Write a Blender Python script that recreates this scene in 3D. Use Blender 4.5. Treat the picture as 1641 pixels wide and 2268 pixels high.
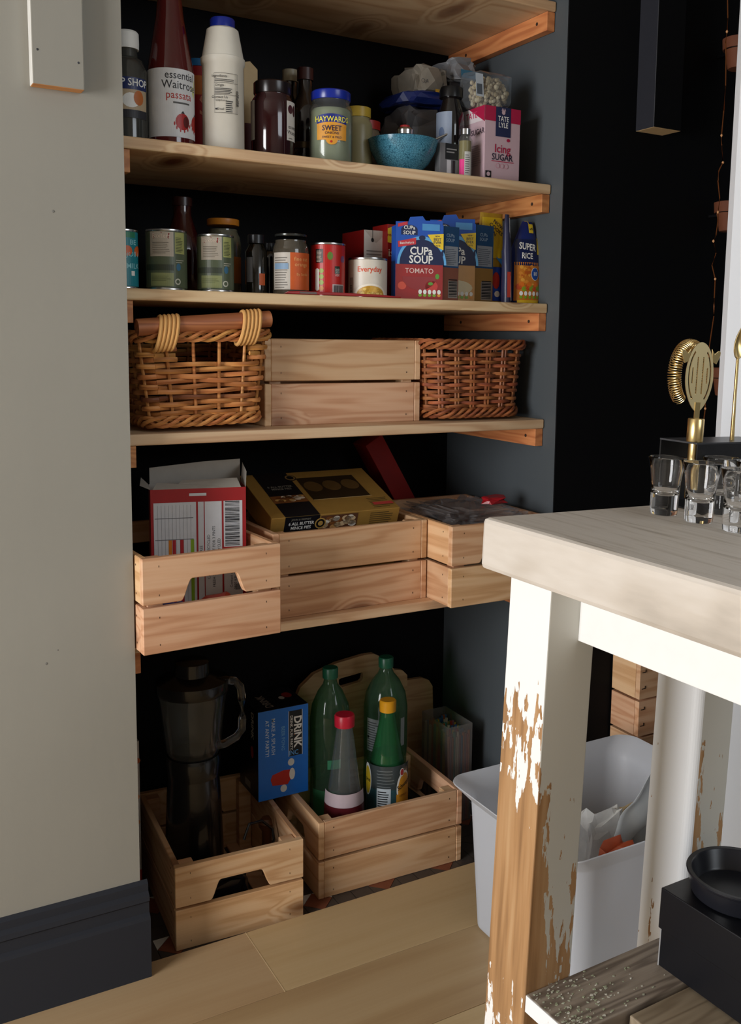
import bpy, bmesh, math, random
from mathutils import Vector, Matrix, noise
for o in list(bpy.data.objects): bpy.data.objects.remove(o)
COL = bpy.context.scene.collection
PI = math.pi
rnd = random.Random(7)
# ------------------------------------------------------------ camera
FPX, CX, CY, IW, IH = 2164.1847, 929.637, 1015.802, 1641, 2268
CAM = Vector((-0.36786, -1.48392, 1.04327))
RX = Vector((0.86218562, -0.50639434, 0.01416821))
RD = Vector((-0.04977994, -0.11252121, -0.9924016))
RF = Vector((0.50414078, 0.85492909, -0.12222245))
cd = bpy.data.cameras.new('camera'); cam = bpy.data.objects.new('camera', cd); COL.objects.link(cam)
cd.sensor_fit = 'HORIZONTAL'; cd.sensor_width = 36; cd.lens = FPX / IW * 36
cd.shift_x = (IW / 2 - CX) / IW; cd.shift_y = (CY - IH / 2) / IW
cd.clip_start = 0.02
M4 = Matrix((RX, -RD, -RF)).transposed().to_4x4(); M4.translation = CAM
cam.matrix_world = M4
bpy.context.scene.camera = cam
# ------------------------------------------------------------ world, light, exposure
w = bpy.data.worlds.new('world'); bpy.context.scene.world = w; w.use_nodes = True
w.node_tree.nodes['Background'].inputs[0].default_value = (0.72, 0.85, 1.0, 1)
w.node_tree.nodes['Background'].inputs[1].default_value = 0.05
def area(name, loc, to, sx, sy, power, col):
    l = bpy.data.lights.new(name, 'AREA'); l.shape = 'RECTANGLE'; l.size = sx; l.size_y = sy
    l.energy = power; l.color = col
    o = bpy.data.objects.new(name, l); COL.objects.link(o); o.location = loc
    o.rotation_euler = (Vector(to) - Vector(loc)).to_track_quat('-Z', 'Y').to_euler()
    return o
area('window_daylight', (-2.7, -1.08, 1.0), (0.6, -0.6, 0.75), 1.15, 1.3, 88, (0.99, 0.99, 1.0))
area('added_fill_light', (1.25, -3.2, 2.0), (0.6, -0.5, 0.6), 1.3, 1.3, 28, (0.86, 0.93, 1.0))  # added soft fill for the viewer-facing sides, no real opening behind it
sc = bpy.context.scene
sc.view_settings.view_transform = 'Standard'; sc.view_settings.look = 'None'
sc.view_settings.exposure = 0.0; sc.view_settings.gamma = 1.0
sc.view_settings.use_curve_mapping = False
def at(u, v, x=None, y=None, z=None):
    d = RX * ((u - CX) / FPX) + RD * ((v - CY) / FPX) + RF
    if x is not None: t = (x - CAM.x) / d.x
    elif y is not None: t = (y - CAM.y) / d.y
    else: t = (z - CAM.z) / d.z
    return CAM + d * t
# ------------------------------------------------------------ materials
def lin(h):
    h = h.lstrip('#'); c = [int(h[i:i+2], 16) / 255 for i in (0, 2, 4)]
    return tuple(((x + .055) / 1.055) ** 2.4 if x > .04045 else x / 12.92 for x in c) + (1,)
MC = {}
class NT:
    def __init__(s, name):
        s.m = bpy.data.materials.new(name); s.m.use_nodes = True; s.t = s.m.node_tree
        s.b = s.t.nodes['Principled BSDF']
    def n(s, typ, **kw):
        q = s.t.nodes.new('ShaderNode' + typ)
        for k, v in kw.items():
            if k[:2] == 'i_':
                key = k[2:]
                key = int(key) if key.isdigit() else key.replace('_', ' ')
                if hasattr(v, 'is_linked') or isinstance(v, bpy.types.NodeSocket): s.t.links.new(v, q.inputs[key])
                else: q.inputs[key].default_value = v
            else: setattr(q, k, v)
        return q
    def l(s, a, b): s.t.links.new(a, b)
    def math(s, op, a, b=0.0, clamp=False):
        q = s.t.nodes.new('ShaderNodeMath'); q.operation = op; q.use_clamp = clamp
        for i, v in enumerate((a, b)):
            if isinstance(v, bpy.types.NodeSocket): s.l(v, q.inputs[i])
            else: q.inputs[i].default_value = v
        return q.outputs[0]
    def mix(s, f, a, b):
        q = s.t.nodes.new('ShaderNodeMix'); q.data_type = 'RGBA'
        for i, v in ((0, f), (6, a), (7, b)):
            if isinstance(v, bpy.types.NodeSocket): s.l(v, q.inputs[i])
            else: q.inputs[i].default_value = v
        return q.outputs[2]
    def ramp(s, f, stops):
        q = s.t.nodes.new('ShaderNodeValToRGB'); s.l(f, q.inputs[0]); e = q.color_ramp.elements
        while len(e) < len(stops): e.new(.5)
        for i, (p, c) in enumerate(stops):
            e[i].position = p; e[i].color = c if len(c) == 4 else tuple(c) + (1,)
        return q.outputs[0]
    def bump(s, h, st=.2, dist=.002):
        q = s.n('Bump'); q.inputs['Strength'].default_value = st; q.inputs['Distance'].default_value = dist
        s.l(h, q.inputs['Height']); s.l(q.outputs[0], s.b.inputs['Normal'])
def P(hexc, rough=.5, metal=0, var=.06, trans=0, ior=1.45, bump=0, coat=0, bs=60.):
    key = (hexc, rough, metal, var, trans, ior, bump, coat)
    if key in MC: return MC[key]
    k = NT('paint_' + hexc.lstrip('#')); c = lin(hexc)
    tc = k.n('TexCoord'); nz = k.n('TexNoise', i_Scale=bs, i_Detail=3.0, i_Vector=tc.outputs['Object'])
    dk = tuple(x * (1 - var * 2) for x in c[:3]) + (1,)
    k.l(k.mix(nz.outputs[0], dk, tuple(min(1, x * (1 + var)) for x in c[:3]) + (1,)), k.b.inputs['Base Color'])
    k.b.inputs['Roughness'].default_value = rough; k.b.inputs['Metallic'].default_value = metal
    k.b.inputs['Transmission Weight'].default_value = trans; k.b.inputs['IOR'].default_value = ior
    k.b.inputs['Coat Weight'].default_value = coat
    if bump: k.bump(nz.outputs[0], bump)
    MC[key] = k.m; return k.m
def wood(name, light, mid, dark, knot='#6b3a1c', ks=1., gs=1., rough=.55, ring=.5, swap=False, gate_=.55):
    if name in MC: return MC[name]
    k = NT(name); tc = k.n('TexCoord'); oi = k.n('ObjectInfo')
    off = k.n('VectorMath', operation='SCALE', i_0=(7.3, 3.1, 5.7)); k.l(oi.outputs['Random'], off.inputs['Scale'])
    src = tc.outputs['Object']
    if swap:
        sx = k.n('SeparateXYZ', i_0=src); cb = k.n('CombineXYZ', i_0=sx.outputs[0], i_1=sx.outputs[2], i_2=sx.outputs[1]); src = cb.outputs[0]
    v = k.n('VectorMath', operation='ADD', i_0=src, i_1=off.outputs[0]).outputs[0]
    vk = k.n('VectorMath', operation='MULTIPLY', i_0=v, i_1=(7 * ks, 3, 16 * ks)).outputs[0]
    vo = k.n('TexVoronoi', i_Vector=vk, i_Scale=1.0, feature='F1')
    sep = k.n('SeparateColor', i_0=vo.outputs['Color'])
    gate = k.math('GREATER_THAN', sep.outputs[0], gate_)
    kd = vo.outputs['Distance']
    kn = k.math('MULTIPLY', gate, k.math('SUBTRACT', 1.0, k.math('MULTIPLY', kd, 2.7), True), True)
    v1 = k.n('VectorMath', operation='MULTIPLY', i_0=v, i_1=(2.2 * gs, 8, 26 * gs)).outputs[0]
    n1 = k.n('TexNoise', i_Vector=v1, i_Scale=1.0, i_Detail=2.0)
    bend = k.math('ADD', k.math('MULTIPLY', n1.outputs[0], 5.0 * ring * 2), k.math('MULTIPLY', kn, 2.5))
    rings = k.math('ABSOLUTE', k.math('SINE', k.math('MULTIPLY', bend, 5.0)))
    v2 = k.n('VectorMath', operation='MULTIPLY', i_0=v, i_1=(9 * gs, 120, 420 * gs)).outputs[0]
    n2 = k.n('TexNoise', i_Vector=v2, i_Scale=1.0, i_Detail=2.0)
    f = k.math('ADD', k.math('MULTIPLY', k.math('POWER', rings, 2.5), .6), k.math('MULTIPLY', n2.outputs[0], .4))
    c = k.ramp(f, [(.12, lin(light)), (.5, lin(mid)), (.95, lin(dark))])
    c = k.mix(k.math('MULTIPLY', k.math('SUBTRACT', kn, .32, True), 2.2, True), c, lin(knot))
    tone = k.math('ADD', .88, k.math('MULTIPLY', oi.outputs['Random'], .2))
    hs = k.n('HueSaturation'); k.l(c, hs.inputs['Color']); k.l(tone, hs.inputs['Value']); k.l(k.math('ADD', .494, k.math('MULTIPLY', k.math('FRACT', k.math('MULTIPLY', oi.outputs['Random'], 7.0)), .018)), hs.inputs['Hue'])
    k.l(hs.outputs[0], k.b.inputs['Base Color'])
    k.b.inputs['Roughness'].default_value = rough
    k.bump(f, .12, .001)
    MC[name] = k.m; return k.m
PINE = wood('pine_crate_wood', '#dcb28c', '#d5a67f', '#c08c63', ks=.8, ring=.36)
SHELFW = wood('pine_shelf_wood', '#dabd97', '#d2b089', '#bd9670', ks=1.1, ring=.35)
CLEAT = wood('orange_pine_wood', '#cf8a55', '#c07a48', '#a9643a', ks=.3)
FLOORW = wood('oak_floor_wood', '#c0a47c', '#b99b72', '#ab8b63', knot='#9a7a52', ks=1.2, gs=.6, ring=.12, rough=.45, swap=True, gate_=2.0)
GREYW = wood('weathered_grey_wood', '#a89c8c', '#8d8173', '#6a5e52', knot='#5a4c40', ks=.3, gs=1.2)
SLABW = wood('limed_table_wood', '#cbc2b9', '#beb3a8', '#a2978c', knot='#a89c90', ks=.2, gs=3.0, ring=.12, rough=.6)
DULLW = wood('dull_plank_wood', '#9c8c76', '#8f7f6a', '#7a6a56', ks=.3)
BOARDW = wood('beech_board_wood', '#c9a67c', '#bf9b70', '#b08a60', ks=.1)
WICK1 = wood('honey_wicker', '#d08f52', '#c07a40', '#94582c', ks=.1)
WICK2 = wood('brown_wicker', '#a9643a', '#93502c', '#6e3720', ks=.1)
RODW = wood('rod_wood', '#b9764a', '#ab683e', '#8d5030', ks=.1)
CANE = P('#dba767', .3, var=.1)
def wall_mat(name, h, rough, spots=0, bump=.25):
    k = NT(name); tc = k.n('TexCoord')
    n1 = k.n('TexNoise', i_Vector=tc.outputs['Object'], i_Scale=3.5, i_Detail=4.0)
    n2 = k.n('TexNoise', i_Vector=tc.outputs['Object'], i_Scale=90.0, i_Detail=3.0)
    mp = k.n('Mapping', i_Vector=tc.outputs['Object'], i_Scale=(30, 30, 5)); n3 = k.n('TexNoise', i_Vector=mp.outputs[0], i_Scale=1.0, i_Detail=3.0)
    c = lin(h); c2 = tuple(x * .86 for x in c[:3]) + (1,)
    k.l(k.mix(n1.outputs[0], c2, c), k.b.inputs['Base Color']); k.b.inputs['Roughness'].default_value = rough; k.b.inputs['Specular IOR Level'].default_value = .5 if c[0] > .05 else .15
    hh = k.math('ADD', k.math('MULTIPLY', n3.outputs[0], .6), k.math('MULTIPLY', n2.outputs[0], .3))
    k.bump(hh, bump, .0015); return k.m
W_GREY = wall_mat('grey_wall_paint', '#969389', .6)
W_BLUE = wall_mat('slate_wall_paint', '#4b5155', .55)
W_BLACK = wall_mat('black_wall_paint', '#08090c', .65)
W_WHITE = wall_mat('white_wall_paint', '#e4e6ea', .6)
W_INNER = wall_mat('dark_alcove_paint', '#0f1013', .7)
BASEP = wall_mat('charcoal_gloss_paint', '#303238', .4, bump=.1)
def chipped(name, mode):
    k = NT(name); tc = k.n('TexCoord'); sp = k.n('SeparateXYZ', i_0=tc.outputs['Object'])
    x, y, z = sp.outputs
    mp = k.n('Mapping', i_Vector=tc.outputs['Object'], i_Scale=(70, 70, 14))
    n1 = k.n('TexNoise', i_Vector=mp.outputs[0], i_Scale=1.0, i_Detail=4.0, i_Roughness=.55)
    vs = k.n('Mapping', i_Vector=tc.outputs['Object'], i_Scale=(150, 150, 45))
    vr = k.n('TexVoronoi', i_Vector=vs.outputs[0], i_Scale=1.0); vr.distance = 'CHEBYCHEV'
    sc_ = k.n('SeparateColor', i_0=vr.outputs['Color'])
    nn = k.math('ADD', k.math('MULTIPLY', n1.outputs[0], .85), k.math('MULTIPLY', sc_.outputs[0], .12))
    def zr(stops):   # bare amount vs depth below slab (0..1 over 0..-0.8)
        q = k.n('ValToRGB'); k.l(k.math('MULTIPLY', z, -1.25), q.inputs[0]); e = q.color_ramp.elements
        while len(e) < len(stops): e.new(.5)
        for i, (p_, c_) in enumerate(stops): e[i].position = p_; e[i].color = (c_, c_, c_, 1)
        return q.outputs[0]
    if mode == 'front': bare = zr([(.10, 0), (.17, .40), (.30, .53), (.40, .72), (.60, .66), (.69, .50), (.80, .36)])
    elif mode == 'side':
        e1 = k.math('SUBTRACT', .5, k.math('MULTIPLY', x, 16.0), True)
        bare = k.math('ADD', zr([(.18, .1), (.35, .34), (.5, .40), (.62, .49), (.70, .66)]), k.math('MULTIPLY', e1, zr([(.2, 0), (.3, .6), (.7, 1.0)])))
    else: bare = zr([(.1, .22), (.5, .30), (.62, .36), (.8, .32)])
    m = k.math('LESS_THAN', nn, bare)
    wv = k.n('Mapping', i_Vector=tc.outputs['Object'], i_Scale=(90, 90, 5)); wn = k.n('TexNoise', i_Vector=wv.outputs[0], i_Scale=1.0, i_Detail=3.0)
    wc = k.ramp(wn.outputs[0], [(.3, lin('#8f6a45')), (.5, lin('#ae8459')), (.7, lin('#bc966c'))])
    pc = {'front': '#f1f1ef', 'side': '#cfcec6', 'far': '#f2f4f6'}[mode]  # side: same white paint greyed, shade on those leg faces put into the colour
    k.l(k.mix(m, lin(pc), wc), k.b.inputs['Base Color'])
    k.b.inputs['Roughness'].default_value = .5
    k.bump(k.math('SUBTRACT', 1.0, m), .5, .001); return k.m
CH_F, CH_S, CH_W = chipped('flaking_white_paint', 'front'), chipped('flaking_white_paint_shaded', 'side'), chipped('worn_white_paint', 'far')
def glass(h='#ffffff', rough=0.0, ior=1.45, name='clear_glass'):
    key = ('glass', h, rough, ior)
    if key in MC: return MC[key]
    k = NT(name); k.b.inputs['Base Color'].default_value = lin(h); k.b.inputs['Roughness'].default_value = rough
    k.b.inputs['Transmission Weight'].default_value = 1; k.b.inputs['IOR'].default_value = ior
    MC[key] = k.m; return k.m
def film(name, h, alpha, rough=.15):
    """thin clear or tinted sheet: alpha = how milky it is"""
    if name in MC: return MC[name]
    k = NT(name); out = k.t.nodes['Material Output']
    tr = k.n('BsdfTransparent', i_Color=lin(h)); gl = k.n('BsdfGlossy', i_Roughness=rough); df = k.n('BsdfDiffuse', i_Color=lin(h)); fr = k.n('LayerWeight', i_Blend=.5)
    m1 = k.n('MixShader'); m1.inputs[0].default_value = alpha; k.l(tr.outputs[0], m1.inputs[1]); k.l(df.outputs[0], m1.inputs[2])
    m2 = k.n('MixShader'); k.l(k.math('ADD', .03, k.math('MULTIPLY', k.math('POWER', fr.outputs[1], 3.0), .5), True), m2.inputs[0]); k.l(m1.outputs[0], m2.inputs[1]); k.l(gl.outputs[0], m2.inputs[2]); k.l(m2.outputs[0], out.inputs[0])
    k.t.nodes.remove(k.b); MC[name] = k.m; return k.m
FROST = NT('frosted_plastic'); FROST.b.inputs['Base Color'].default_value = lin('#f2f4f8'); FROST.b.inputs['Roughness'].default_value = .45
FROST.b.inputs['Transmission Weight'].default_value = .15; FROST.b.inputs['Subsurface Weight'].default_value = 0
_tr = FROST.n('BsdfTranslucent', i_Color=lin('#e0e4ea')); _ms = FROST.n('MixShader'); _ms.inputs[0].default_value = .55
FROST.l(FROST.b.outputs[0], _ms.inputs[1]); FROST.l(_tr.outputs[0], _ms.inputs[2]); FROST.l(_ms.outputs[0], FROST.t.nodes['Material Output'].inputs[0]); FROST = FROST.m
GOLD = P('#e2c68a', .3, 1, .03)
STEEL = P('#c8c8c8', .25, 1, .03)
BLACKP = P('#0c0c0e', .3, var=.05)
WHITE, BLACK, RED, BLUE, YEL = P('#e8e8e4', .5), P('#121214', .5), P('#b3201f', .5), P('#1f62c4', .45), P('#f2cf2a', .5)
NAVY, ORANGE, GREEN, PINK, GREYP, CREAM = P('#14204e', .5), P('#e07a28', .5), P('#5f9a3a', .5), P('#d5326e', .5), P('#8f9296', .5), P('#e3d6b4', .5)
LTXT = P('#5b5b5b', .6)
# ------------------------------------------------------------ object helpers
def prop(o, label=None, cat=None, group=None, kind=None):
    if label: o['label'] = label
    if cat: o['category'] = cat
    if group: o['group'] = group
    if kind: o['kind'] = kind
    return o
def thing(name, label, cat, loc=(0, 0, 0), rz=0, group=None, rot=None):
    o = bpy.data.objects.new(name, None); o.empty_display_size = .02; COL.objects.link(o); o.location = loc
    o.rotation_euler = rot if rot else (0, 0, rz)
    return prop(o, label, cat, group)
class MB:
    def __init__(s): s.v, s.f, s.m, s.mats = [], [], [], []
    def mi(s, mat):
        if mat not in s.mats: s.mats.append(mat)
        return s.mats.index(mat)
    def add(s, vs, fs, mat=None):
        b = len(s.v); s.v += [tuple(p) for p in vs]; k = s.mi(mat)
        for f in fs: s.f.append(tuple(b + i for i in f)); s.m.append(k)
        return s
    def box(s, x0, x1, y0, y1, z0, z1, mat=None, T=None):
        vs = [Vector((x, y, z)) for z in (z0, z1) for y in (y0, y1) for x in (x0, x1)]
        if T: vs = [T @ p for p in vs]
        return s.add(vs, [(0, 2, 3, 1), (4, 5, 7, 6), (0, 1, 5, 4), (2, 6, 7, 3), (0, 4, 6, 2), (1, 3, 7, 5)], mat)
    def lathe(s, prof, n=32, mat=None, c=(0, 0), close=True):
        vs, fs = [], []
        for r, z in prof:
            for i in range(n):
                a = 2 * PI * i / n; vs.append((c[0] + r * math.cos(a), c[1] + r * math.sin(a), z))
        for j in range(len(prof) - 1):
            for i in range(n):
                k = (i + 1) % n; fs.append((j * n + i, j * n + k, (j + 1) * n + k, (j + 1) * n + i))
        if close:
            fs.append(tuple(range(n))[::-1]); fs.append(tuple((len(prof) - 1) * n + i for i in range(n)))
        return s.add(vs, fs, mat)
    def tube(s, pts, r, n=8, mat=None, flat=1., up=Vector((0, 0, 1)), closed=False):
        pts = [Vector(p) for p in pts]; N = len(pts); vs, fs = [], []
        for i, p in enumerate(pts):
            if closed: d = pts[(i + 1) % N] - pts[i - 1]
            else: d = pts[min(i + 1, N - 1)] - pts[max(i - 1, 0)]
            d.normalize(); a = d.cross(up)
            if a.length < 1e-4: a = d.cross(Vector((1, 0, .01)))
            a.normalize(); b = a.cross(d)
            rr = r[i] if isinstance(r, (list, tuple)) else r
            for j in range(n):
                t = 2 * PI * j / n; vs.append(p + a * math.cos(t) * rr * flat + b * math.sin(t) * rr)
        for i in range(N if closed else N - 1):
            k = (i + 1) % N
            for j in range(n):
                l = (j + 1) % n; fs.append((i * n + j, i * n + l, k * n + l, k * n + j))
        if not closed: fs.append(tuple(range(n))[::-1]); fs.append(tuple((N - 1) * n + j for j in range(n)))
        return s.add(vs, fs, mat)
    def prism(s, poly, y0, y1, mat=None):   # poly in x,z ; extruded in y
        n = len(poly); vs = [(x, y0, z) for x, z in poly] + [(x, y1, z) for x, z in poly]
        fs = [tuple(range(n)), tuple(range(n, 2 * n))[::-1]] + [(i, i + n, (i + 1) % n + n, (i + 1) % n) for i in range(n)]
        return s.add(vs, fs, mat)
    def mesh(s, name):
        me = bpy.data.meshes.new(name); me.from_pydata(s.v, [], s.f)
        for m in s.mats: me.materials.append(m)
        if len(s.mats) > 1: me.polygons.foreach_set('material_index', s.m)
        return me
    def build(s, name, parent=None, smooth=False, loc=None, rot=None, bevel=0, fix=True, mod=None):
        me = s.mesh(name)
        if fix:
            bm = bmesh.new(); bm.from_mesh(me); bmesh.ops.recalc_face_normals(bm, faces=bm.faces); bm.to_mesh(me); bm.free()
        return link(me, name, parent, smooth, loc, rot, bevel)
def link(me, name, parent=None, smooth=False, loc=None, rot=None, bevel=0):
    o = bpy.data.objects.new(name, me); COL.objects.link(o)
    if parent: o.parent = parent
    if loc is not None: o.location = loc
    if rot: o.rotation_euler = rot
    if smooth:
        me.shade_smooth()
        try: me.set_sharp_from_angle(angle=math.radians(38))
        except Exception: pass
    if bevel:
        b = o.modifiers.new('bevel', 'BEVEL'); b.width = bevel; b.segments = 2; b.limit_method = 'ANGLE'
    return o
_tc = {}
def text2d(txt, bold=0.):
    k = (txt, bold)
    if k in _tc: return _tc[k]
    cu = bpy.data.curves.new('t', 'FONT'); cu.body = txt; cu.size = 1; cu.align_x = 'CENTER'; cu.align_y = 'CENTER'
    cu.resolution_u = 2; cu.offset = bold; cu.space_line = 1.0
    o = bpy.data.objects.new('t', cu); me = o.to_mesh()
    vs = [(v.co.x, v.co.y) for v in me.vertices]; fs = [tuple(p.vertices) for p in me.polygons]
    o.to_mesh_clear(); bpy.data.objects.remove(o); bpy.data.curves.remove(cu)
    _tc[k] = (vs, fs); return _tc[k]
def flat(O, ex, ey, lift=.0004):
    O, ex, ey = Vector(O), Vector(ex).normalized(), Vector(ey).normalized(); n = ex.cross(ey)
    return lambda s, t, h: O + ex * s + ey * t + n * (lift + h)
def front(x, y, z): return flat((x, y, z), (1, 0, 0), (0, 0, 1))
def left(x, y, z): return flat((x, y, z), (0, -1, 0), (0, 0, 1))     # on the -X face, s runs toward the viewer
def top(x, y, z): return flat((x, y, z), (1, 0, 0), (0, 1, 0))
def wrap(r, ang=0., z0=0., lift=.0004, cone=None):
    def F(s, t, h):
        a = ang + s / r; R_ = (cone(z0 + t) if cone else r) + lift + h
        return Vector((R_ * math.sin(a), -R_ * math.cos(a), z0 + t))
    return F
FACE = -.5   # angle towards the camera on a cylinder (radians)
class Cv:
    def __init__(s, F, seg=99): s.F, s.seg, s.mb = F, seg, MB()
    def _h(s, l): return l * .00025
    def rect(s, s0, t0, s1, t1, mat, l=0, sh=0, arc=0):
        n = max(1, int(abs(s1 - s0) / s.seg)) if not arc else 12
        vs, fs = [], []
        for i in range(n + 1):
            q = i / n; x = s0 + (s1 - s0) * q; b = arc * (1 - (2 * q - 1) ** 2)
            vs += [s.F(x, t0, s._h(l)), s.F(x + sh, t1 + b, s._h(l))]
            if i: k = 2 * i; fs.append((k - 2, k, k + 1, k - 1))
        s.mb.add(vs, fs, mat); return s
    def poly(s, pts, mat, l=0):
        s.mb.add([s.F(x, t, s._h(l)) for x, t in pts], [tuple(range(len(pts)))], mat); return s
    def ell(s, cx, cy, rx, ry, mat, l=0, n=18, a0=0, a1=2 * PI):
        K = 1 if s.seg > 1 else 4; m = n + 1; vs = [s.F(cx, cy, s._h(l))]; fs = []
        for k in range(1, K + 1):
            for i in range(m): a = a0 + (a1 - a0) * i / n; vs.append(s.F(cx + rx * k / K * math.cos(a), cy + ry * k / K * math.sin(a), s._h(l)))
        for i in range(n):
            fs.append((0, 1 + i, 2 + i))
            for k in range(1, K): b = 1 + (k - 1) * m + i; fs.append((b, b + m, b + m + 1, b + 1))
        s.mb.add(vs, fs, mat); return s
    def text(s, txt, x, t, size, mat, l=1, bold=0., rot=0, sx=1.):
        vs, fs = text2d(txt, bold); c, q = math.cos(rot), math.sin(rot)
        s.mb.add([s.F(x + (a * sx * c - b * q) * size, t + (a * sx * q + b * c) * size, s._h(l)) for a, b in vs], fs, mat); return s
    def lines(s, s0, t0, s1, t1, n, mat, l=1, fill=.4, vert=False, seed=1):
        r_ = random.Random(seed)
        for i in range(n):
            if vert:
                a = s0 + (s1 - s0) * i / n; b = a + (s1 - s0) / n * fill * r_.uniform(.5, 1.6); s.rect(a, t0, b, t1, mat, l)
            else:
                a = t0 + (t1 - t0) * i / n; s.rect(s0, a, s0 + (s1 - s0) * r_.uniform(.7, 1), a + (t1 - t0) / n * fill, mat, l)
        return s
    def build(s, name, parent, label=None):
        o = s.mb.build(name, parent, fix=False)
        if label: o['label'] = label
        return o
def slat_mesh(L, Wd, T, mat, key):
    k = ('slat', round(L, 4), round(Wd, 4), round(T, 4), key)
    if k not in MC: MC[k] = MB().box(0, L, 0, T, 0, Wd, mat).mesh('slat')
    return MC[k]
# ------------------------------------------------------------ setting
Wd, YS, Z1, Z2, Z3, Z4, Z5, TT, YB = .8118, .037, 1.6684, 1.337, 1.113, .8891, .5573, .018, .395
FZ = .02     # oak boards lie this much above the old tiles
def struct(name, mb, **k): return prop(mb.build(name, **k), kind='structure')
struct('wall_left', MB().box(-2.6, 0, 0, .41, 0, 2.4, W_GREY))
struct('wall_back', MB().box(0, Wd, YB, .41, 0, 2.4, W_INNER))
struct('wall_inner', MB().box(Wd, Wd + .02, .003, .41, 0, 2.4, W_BLUE))
struct('wall_black', MB().box(Wd, 2.8, 0, .003, 0, 2.4, W_BLACK))
dr = struct('door_1', MB().box(0, .8, -.002, .03, 0, 2.0, W_WHITE), loc=(at(1588, 970, y=-.47).x - .001, -.47, FZ + .002), rot=(0, .0055, math.radians(-35)))
struct('wall_window', MB().box(-3.25, -3.2, -3.6, .41, 0, 2.4, P('#b9b5ad', .7)))
struct('wall_front', MB().box(-3.2, 2.8, -3.65, -3.6, 0, 2.4, P('#b9b5ad', .7)))
struct('ceiling', MB().box(-3.2, 2.8, -3.6, .41, 2.4, 2.45, P('#b5b2ac', .7)))
fl = MB().box(0, Wd, .0, .41, -.03, -.004, P('#2a2523', .8)); fl.box(-3.2, 2.8, -3.6, .018, -.03, .004, P('#5a452f', .8))
floor = struct('floor', fl)
# oak floorboards, running along the alcove front
bw = .176; rows = 17; rr = random.Random(3)
joints = {0: [.1835], 1: [-.55, .98], 2: [-.2, .75]}
for r in range(rows):
    y1 = .0195 - r * bw; y0 = y1 - bw + .0012
    js = joints.get(r, [rr.uniform(-1.2, 0), rr.uniform(.4, 1.6)])
    xs = [-3.1] + js + [2.75]
    for a, b in zip(xs[:-1], xs[1:]):
        o = MB().box(0, b - a - .0012, 0, bw - .0012, 0, .016, FLOORW).build('floorboard', floor, loc=(a, y0, .004), bevel=.0006)
        # grain runs along local X; cross direction uses local Y, so turn the board on its side
cream = P('#cdb38a', .6)
o = MB().box(.1822, .1836, .0195 - bw, .0195, .017, .0203, cream).build('joint_line', floor)
# Victorian tiles in the alcove
TG, TT_, TWH = P('#453d38', .45, var=.15), P('#7d4630', .5, var=.15), P('#cfcac0', .5)
def tile(poly, mat):
    cx = sum(p[0] for p in poly) / len(poly); cy = sum(p[1] for p in poly) / len(poly)
    q = [(cx + (x - cx) * .965, cy + (y - cy) * .965) for x, y in poly]; n = len(q)
    MB().add([(x, y, -.006) for x, y in q] + [(x, y, 0) for x, y in q], [tuple(range(n, 2 * n))] + [(i, (i + 1) % n, (i + 1) % n + n, i + n) for i in range(n)], mat).build('tile', floor)
tp = .135
for iy in range(3):
    for ix in range(-1, 7):
        ox, oy = .075 + ix * tp, .075 + iy * tp; h = tp / 2; d = .030
        def clip(poly):
            return all(0.002 < x < Wd - .002 and .0205 < y < YB for x, y in poly)
        cands = [([(ox, oy - d), (ox + d, oy), (ox, oy + d), (ox - d, oy)], TT_)]
        for a, b in ((1, 1), (-1, 1)):
            cands.append(([(ox + a * d, oy), (ox + a * d, oy - b * d), (ox, oy - b * d)], TG))
        for a, b in ((1, 1), (-1, 1)):
            cands.append(([(ox + a * d, oy), (ox + a * d, oy + b * d), (ox, oy + b * d)], TWH))
        for a, b in ((1, 0), (-1, 0)): cands.append(([(ox + a * d, oy - d), (ox + a * h, oy - h), (ox + a * h, oy + h), (ox + a * d, oy + d)], TG))
        for b in (1, -1): cands.append(([(ox - d, oy + b * d), (ox - h, oy + b * h), (ox + h, oy + b * h), (ox + d, oy + b * d)], TG))
        for poly, m in cands:
            poly = [(min(max(x, .002), Wd - .002), min(max(y, .0205), YB)) for x, y in poly]
            ar = abs(sum(poly[i][0] * poly[(i + 1) % len(poly)][1] - poly[(i + 1) % len(poly)][0] * poly[i][1] for i in range(len(poly)))) / 2
            if ar > 4e-5: tile(poly, m)
# skirting board with stepped moulding
prof = [(-.002, 0), (-.020, 0), (-.020, .098), (-.0185, .103), (-.013, .107), (-.0125, .124), (-.0165, .128), (-.0155, .136), (-.0085, .141), (-.0085, .153), (-.002, .158)]
mb = MB(); n = len(prof)
vs = [(-2.5, y, z) for y, z in prof] + [(.011, y, z) for y, z in prof]
mb.add(vs, [tuple(range(n)), tuple(range(n, 2 * n))[::-1]] + [(i, i + n, (i + 1) % n + n, (i + 1) % n) for i in range(n)], BASEP)
prop(mb.build('baseboard_left', loc=(0, .002, FZ)), kind='structure')
# filler/dents on grey wall
for u, v, r in ((118, 468, .0022), (103, 1470, .0021), (128, 1440, .0012)):
    mb = MB(); q = at(u, v, y=-.0004); mb.lathe([(r, 0), (r * .6, .0004)], 10, P('#77756f', .6))
    for i in range(len(mb.v) - 20, len(mb.v)): x, y, z = mb.v[i]; mb.v[i] = (q.x + x, -z - .0001, q.z + y)
    mb.build('paint_dent', bpy.data.objects['wall_left'])
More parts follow.
